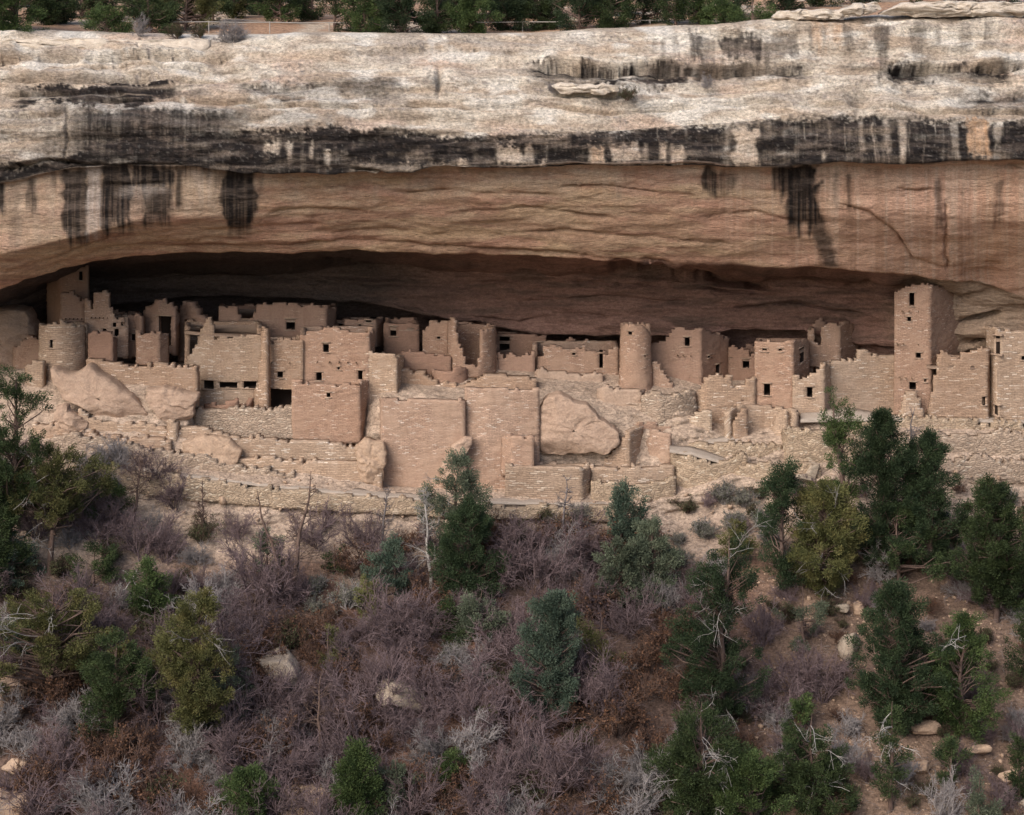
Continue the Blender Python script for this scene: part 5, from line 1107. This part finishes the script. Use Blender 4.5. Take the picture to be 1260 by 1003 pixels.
# ---- rocks on the slope
ROCKS = [(1046,806,30,34,'pale','upright pale boulder on the stony slope'),(1057,752,14,18,'tan','small standing rock above the pale boulder'),(1034,752,22,12,'pale','flat pale rock left of the small standing rock'),
 (500,868,72,40,'pale','split pale block with a dead branch lying across it'),(350,845,84,46,'pale','long grey slab half hidden in the left thicket'),(2,872,62,64,'tan','rounded tan boulder at the left edge'),
 (375,1000,70,46,'tan','broken tan slab at the bottom edge'),(1050,935,40,26,'tan','tan boulder beside the half-dead juniper'),(1134,950,26,16,'tan','squat rock on the gravel below the big pinyon'),(1160,995,16,22,'pale','grey upright rock at the bottom right'),
 (1258,1000,30,24,'pale','white block in the bottom right corner'),(1240,955,30,16,'tan','low rock beside the small corner juniper'),(1140,900,40,18,'tan','low broad rock under the big rounded pinyon'),(880,1000,24,14,'tan','pale stone under the ragged juniper at bottom'),
 (20,1000,60,50,'tan','tan ledge at the bottom left corner'),(20,948,36,20,'tan','small tan rock above the bottom left ledge'),(990,592,26,14,'pale','pale flat stone at the foot of the terrace corner'),(1000,588,20,30,'pale','tilted pale slab leaning at the terrace steps'),
 (975,604,30,16,'pale','big pale step stone below the court'),(1205,930,34,14,'tan','flat rock half buried in the gravel at right')]
for k, (px, py, w_, h_, m, lb) in enumerate(ROCKS):
    p = ground_at(px, py); s = p[1]/F; mb = MB(); r_ = np.random.default_rng(k)
    rock_mesh(mb, (0, 0, h_*s*.36), (w_*s, w_*s*.8, h_*s), k, .2, r_.uniform(-.3, .3)+(.6 if k in (3, 4) else 0), roll=-.25)
    o = mb.build('boulder', M['boulder_pale' if m == 'pale' else 'boulder_tan'], smooth=True); o.location = p-np.array([0, 0, .12*h_*s]); tag(o, lb, 'boulder')
def scatter(name, n, area, sz, mat, seed, flat=.7):
    r_ = np.random.default_rng(seed); base = []
    for k in range(4):
        m = MB(); rock_mesh(m, (0, 0, 0), (1, .8, flat), k+seed, .3, nu=8, nv=6); base.append((m.V[0], m.Q[0]))
    mb = MB()
    for _ in range(n):
        px, py = area(r_); p = ground_at(px, py); V, Q = base[r_.integers(0, 4)]; s = sz*r_.lognormal(0, .55); a = r_.uniform(0, 6.28); ca, sa = math.cos(a), math.sin(a)
        V = V*s; V = np.stack([V[:, 0]*ca-V[:, 1]*sa, V[:, 0]*sa+V[:, 1]*ca, V[:, 2]], -1); mb.add(V+p, Q)
    tag(mb.build(name, M[mat]), kind='stuff', label=None)
scatter('loose_stones', 2400, lambda r: (r.uniform(920, 1290), r.uniform(640, 1050)), .10, 'boulder_tan', 3)
scatter('fallen_rubble', 900, lambda r: (r.uniform(30, 1290), r.choice([r.uniform(500, 660), r.uniform(560, 640)])), .13, 'boulder_tan', 4)
def litter(n, seed):
    r_ = np.random.default_rng(seed); px = r_.uniform(-30, 1290, n); py = r_.uniform(640, 1060, n); P = np.array([ground_at(a, b) for a, b in zip(px[:2500], py[:2500])])
    P = np.repeat(P, n//2500+1, 0)[:n]+np.c_[r_.normal(0, .35, n), r_.normal(0, .25, n), np.full(n, .04)]
    d = unit(np.c_[r_.normal(0, 1, n), r_.normal(0, 1, n), r_.normal(.15, .3, n)])
    T = poly(P, d, r_.uniform(.1, .7, n), 3, .2, r_); V, Q = tubes(T, rad(T, .009, .004), 3)
    tag(mk('fallen_twigs', V, Q, M['greytwig']), kind='stuff')
litter(9000, 8)

# ---- trees, railing and bushes on the mesa top
MESA = [(20,44,-60,90,'green'),(-30,46,-70,80,'dark'),(70,30,-60,80,'dark'),(132,48,8,64,'green'),(185,40,-30,70,'dark'),(228,36,-25,80,'olive'),(262,30,-40,60,'dark'),(318,20,-50,64,'deep'),(365,22,-60,50,'dark'),(412,38,-30,76,'dark'),(450,40,-20,64,'green'),(498,42,-40,80,'deep'),(540,41,-30,70,'dark'),(584,42,-12,64,'green'),(620,38,-40,70,'deep'),(668,36,-30,76,'dark'),(712,36,-40,70,'deep'),(752,34,-30,66,'dark'),(792,30,-50,70,'deep'),(832,32,-30,60,'dark'),(888,34,0,50,'green'),(925,32,-6,56,'green'),(962,14,-40,60,'deep'),(1010,8,-50,60,'dark'),(1060,4,-50,60,'deep'),(1120,4,-50,60,'dark'),(1180,2,-50,60,'dark'),(1240,2,-50,70,'deep'),(1310,6,-50,70,'dark'),(-100,40,-60,80,'deep'),(155,18,-70,90,'deep'),(206,26,-40,60,'dark'),(345,30,-30,56,'green'),(385,26,-40,60,'dark'),(100,22,-50,70,'dark'),(905,22,-40,60,'deep'),(860,30,-20,50,'green'),(288,24,-30,40,'olive'),(290,12,-70,80,'deep'),(470,26,-60,90,'deep'),(560,24,-70,80,'deep'),(640,22,-70,90,'deep'),(730,20,-70,90,'deep'),(860,18,-60,80,'dark'),(345,2,-70,60,'dark'),(20,10,-80,100,'deep')]
def mesa_y(px, py):
    """distance at which the mesa top is seen at this height of the picture"""
    y = np.linspace(116.8, 150, 300); z = Z(np.interp(px, cliff_px, cliff_rim), 117.)-.12+np.maximum(y-117, 0)*.055
    return float(y[np.argmin(np.abs(-z/y*F+HY-py))])
for k, (px, base, top, wd, lf) in enumerate(MESA):
    near = base > 28; front = 'bushy juniper standing at the rim behind the bare sandstone' if near else 'juniper in the dense woodland on the mesa top'
    tree(px, base, top, wd, 'round', lf, front, 400+k*3, dens=.95, h0=.02, Y=mesa_y(px, base), group='junipers along the rim' if near else 'junipers of the mesa woodland', clump=.15)
rg = np.random.default_rng(9)
for px, py, kind, s, lb in ((170,44,'grey',.7,'grey leafless bush on the rim right of the nearest juniper'),(282,58,'grey',1.0,'rounded grey bush growing at the crack on the pale rim'),(218,48,'brush',.8,'low green bush on the rim before the railing'),(246,48,'brush',.7,'second low green bush on the rim beside the rounded grey one')):
    shrub(kind, px, py, s, rg, loc=PT(px, py-2, 115.2), label=lb)
shrub('grey', 680, 112, .5, rg, loc=PT(680, 114, 111.1), label='grey tuft at the left end of the ledge on the cliff face')
shrub('brush', 772, 122, .75, rg, loc=PT(772, 122, 110.7), label='green bush clinging to the ledge on the cliff face')
shrub('grey', 872, 108, .45, rg, loc=PT(872, 108, 111.2), label='grey tuft on the cliff face beside the dark stripes')
def railing():
    root = empty('railing', PT(400, 32, 119.5), 'pale post and rail fence along the mesa rim', 'fence'); o0 = PT(400, 32, 119.5)
    xs = [140, 183, 257, 332, 405, 487, 565, 643, 720, 800, 880]; yt = np.interp(xs, [140, 400, 643, 880], [26, 28, 27, 24])
    for x, y in zip(xs, yt):
        p = PT(x, y-1, 119.5)-o0; P = np.array([[p, p-[0, 0, .75]]]); m = MB(); m.add(*tubes(P, np.array([[.035, .035]]), 6)); m.build('post', M['metal'], root)
    m = MB(); P = np.array([PT(x, y, 119.5)-o0 for x, y in zip(xs, yt)])
    for a, b in zip(P[:-1], P[1:]): m.add(*tubes(np.stack([a, (a+b)/2-[0, 0, .03], b])[None], np.full((1, 3), .03), 5))
    m.build('rail', M['metal'], root)
railing()
for outline, lb in (([(948,22),(960,14),(1010,11),(1040,12),(1046,20),(1020,24),(965,25)], 'flat pale slab on the rim at the left of the rim slabs'),([(1026,16),(1050,5),(1078,3),(1084,10),(1070,17),(1040,20)], 'rounded pale slab on the rim in the middle of the rim slabs'),([(1080,16),(1110,4),(1180,2),(1280,3),(1300,16),(1260,20),(1100,20)], 'long pale slab on the rim at the right corner')):
    slab('rim_slab', lb, outline, 115.0, 1.8, .2, 'crust', len(lb), rough=.16)
slab('rim_slab', 'long flat ledge of pale rock below the rim at left', [(-60,50),(0,49),(70,46),(170,49),(258,48),(262,57),(255,64),(170,66),(60,64),(-60,64)], 114.9, 1.6, .5, 'crust', 3, rough=.12)
slab('ledge_block', 'thin pale ledge on the cliff face with a bush at each end', [(678,106),(690,102),(740,103),(760,104),(764,112),(740,116),(690,114)], 111.0, 1.0, .2, 'crust', 4, rough=.12)
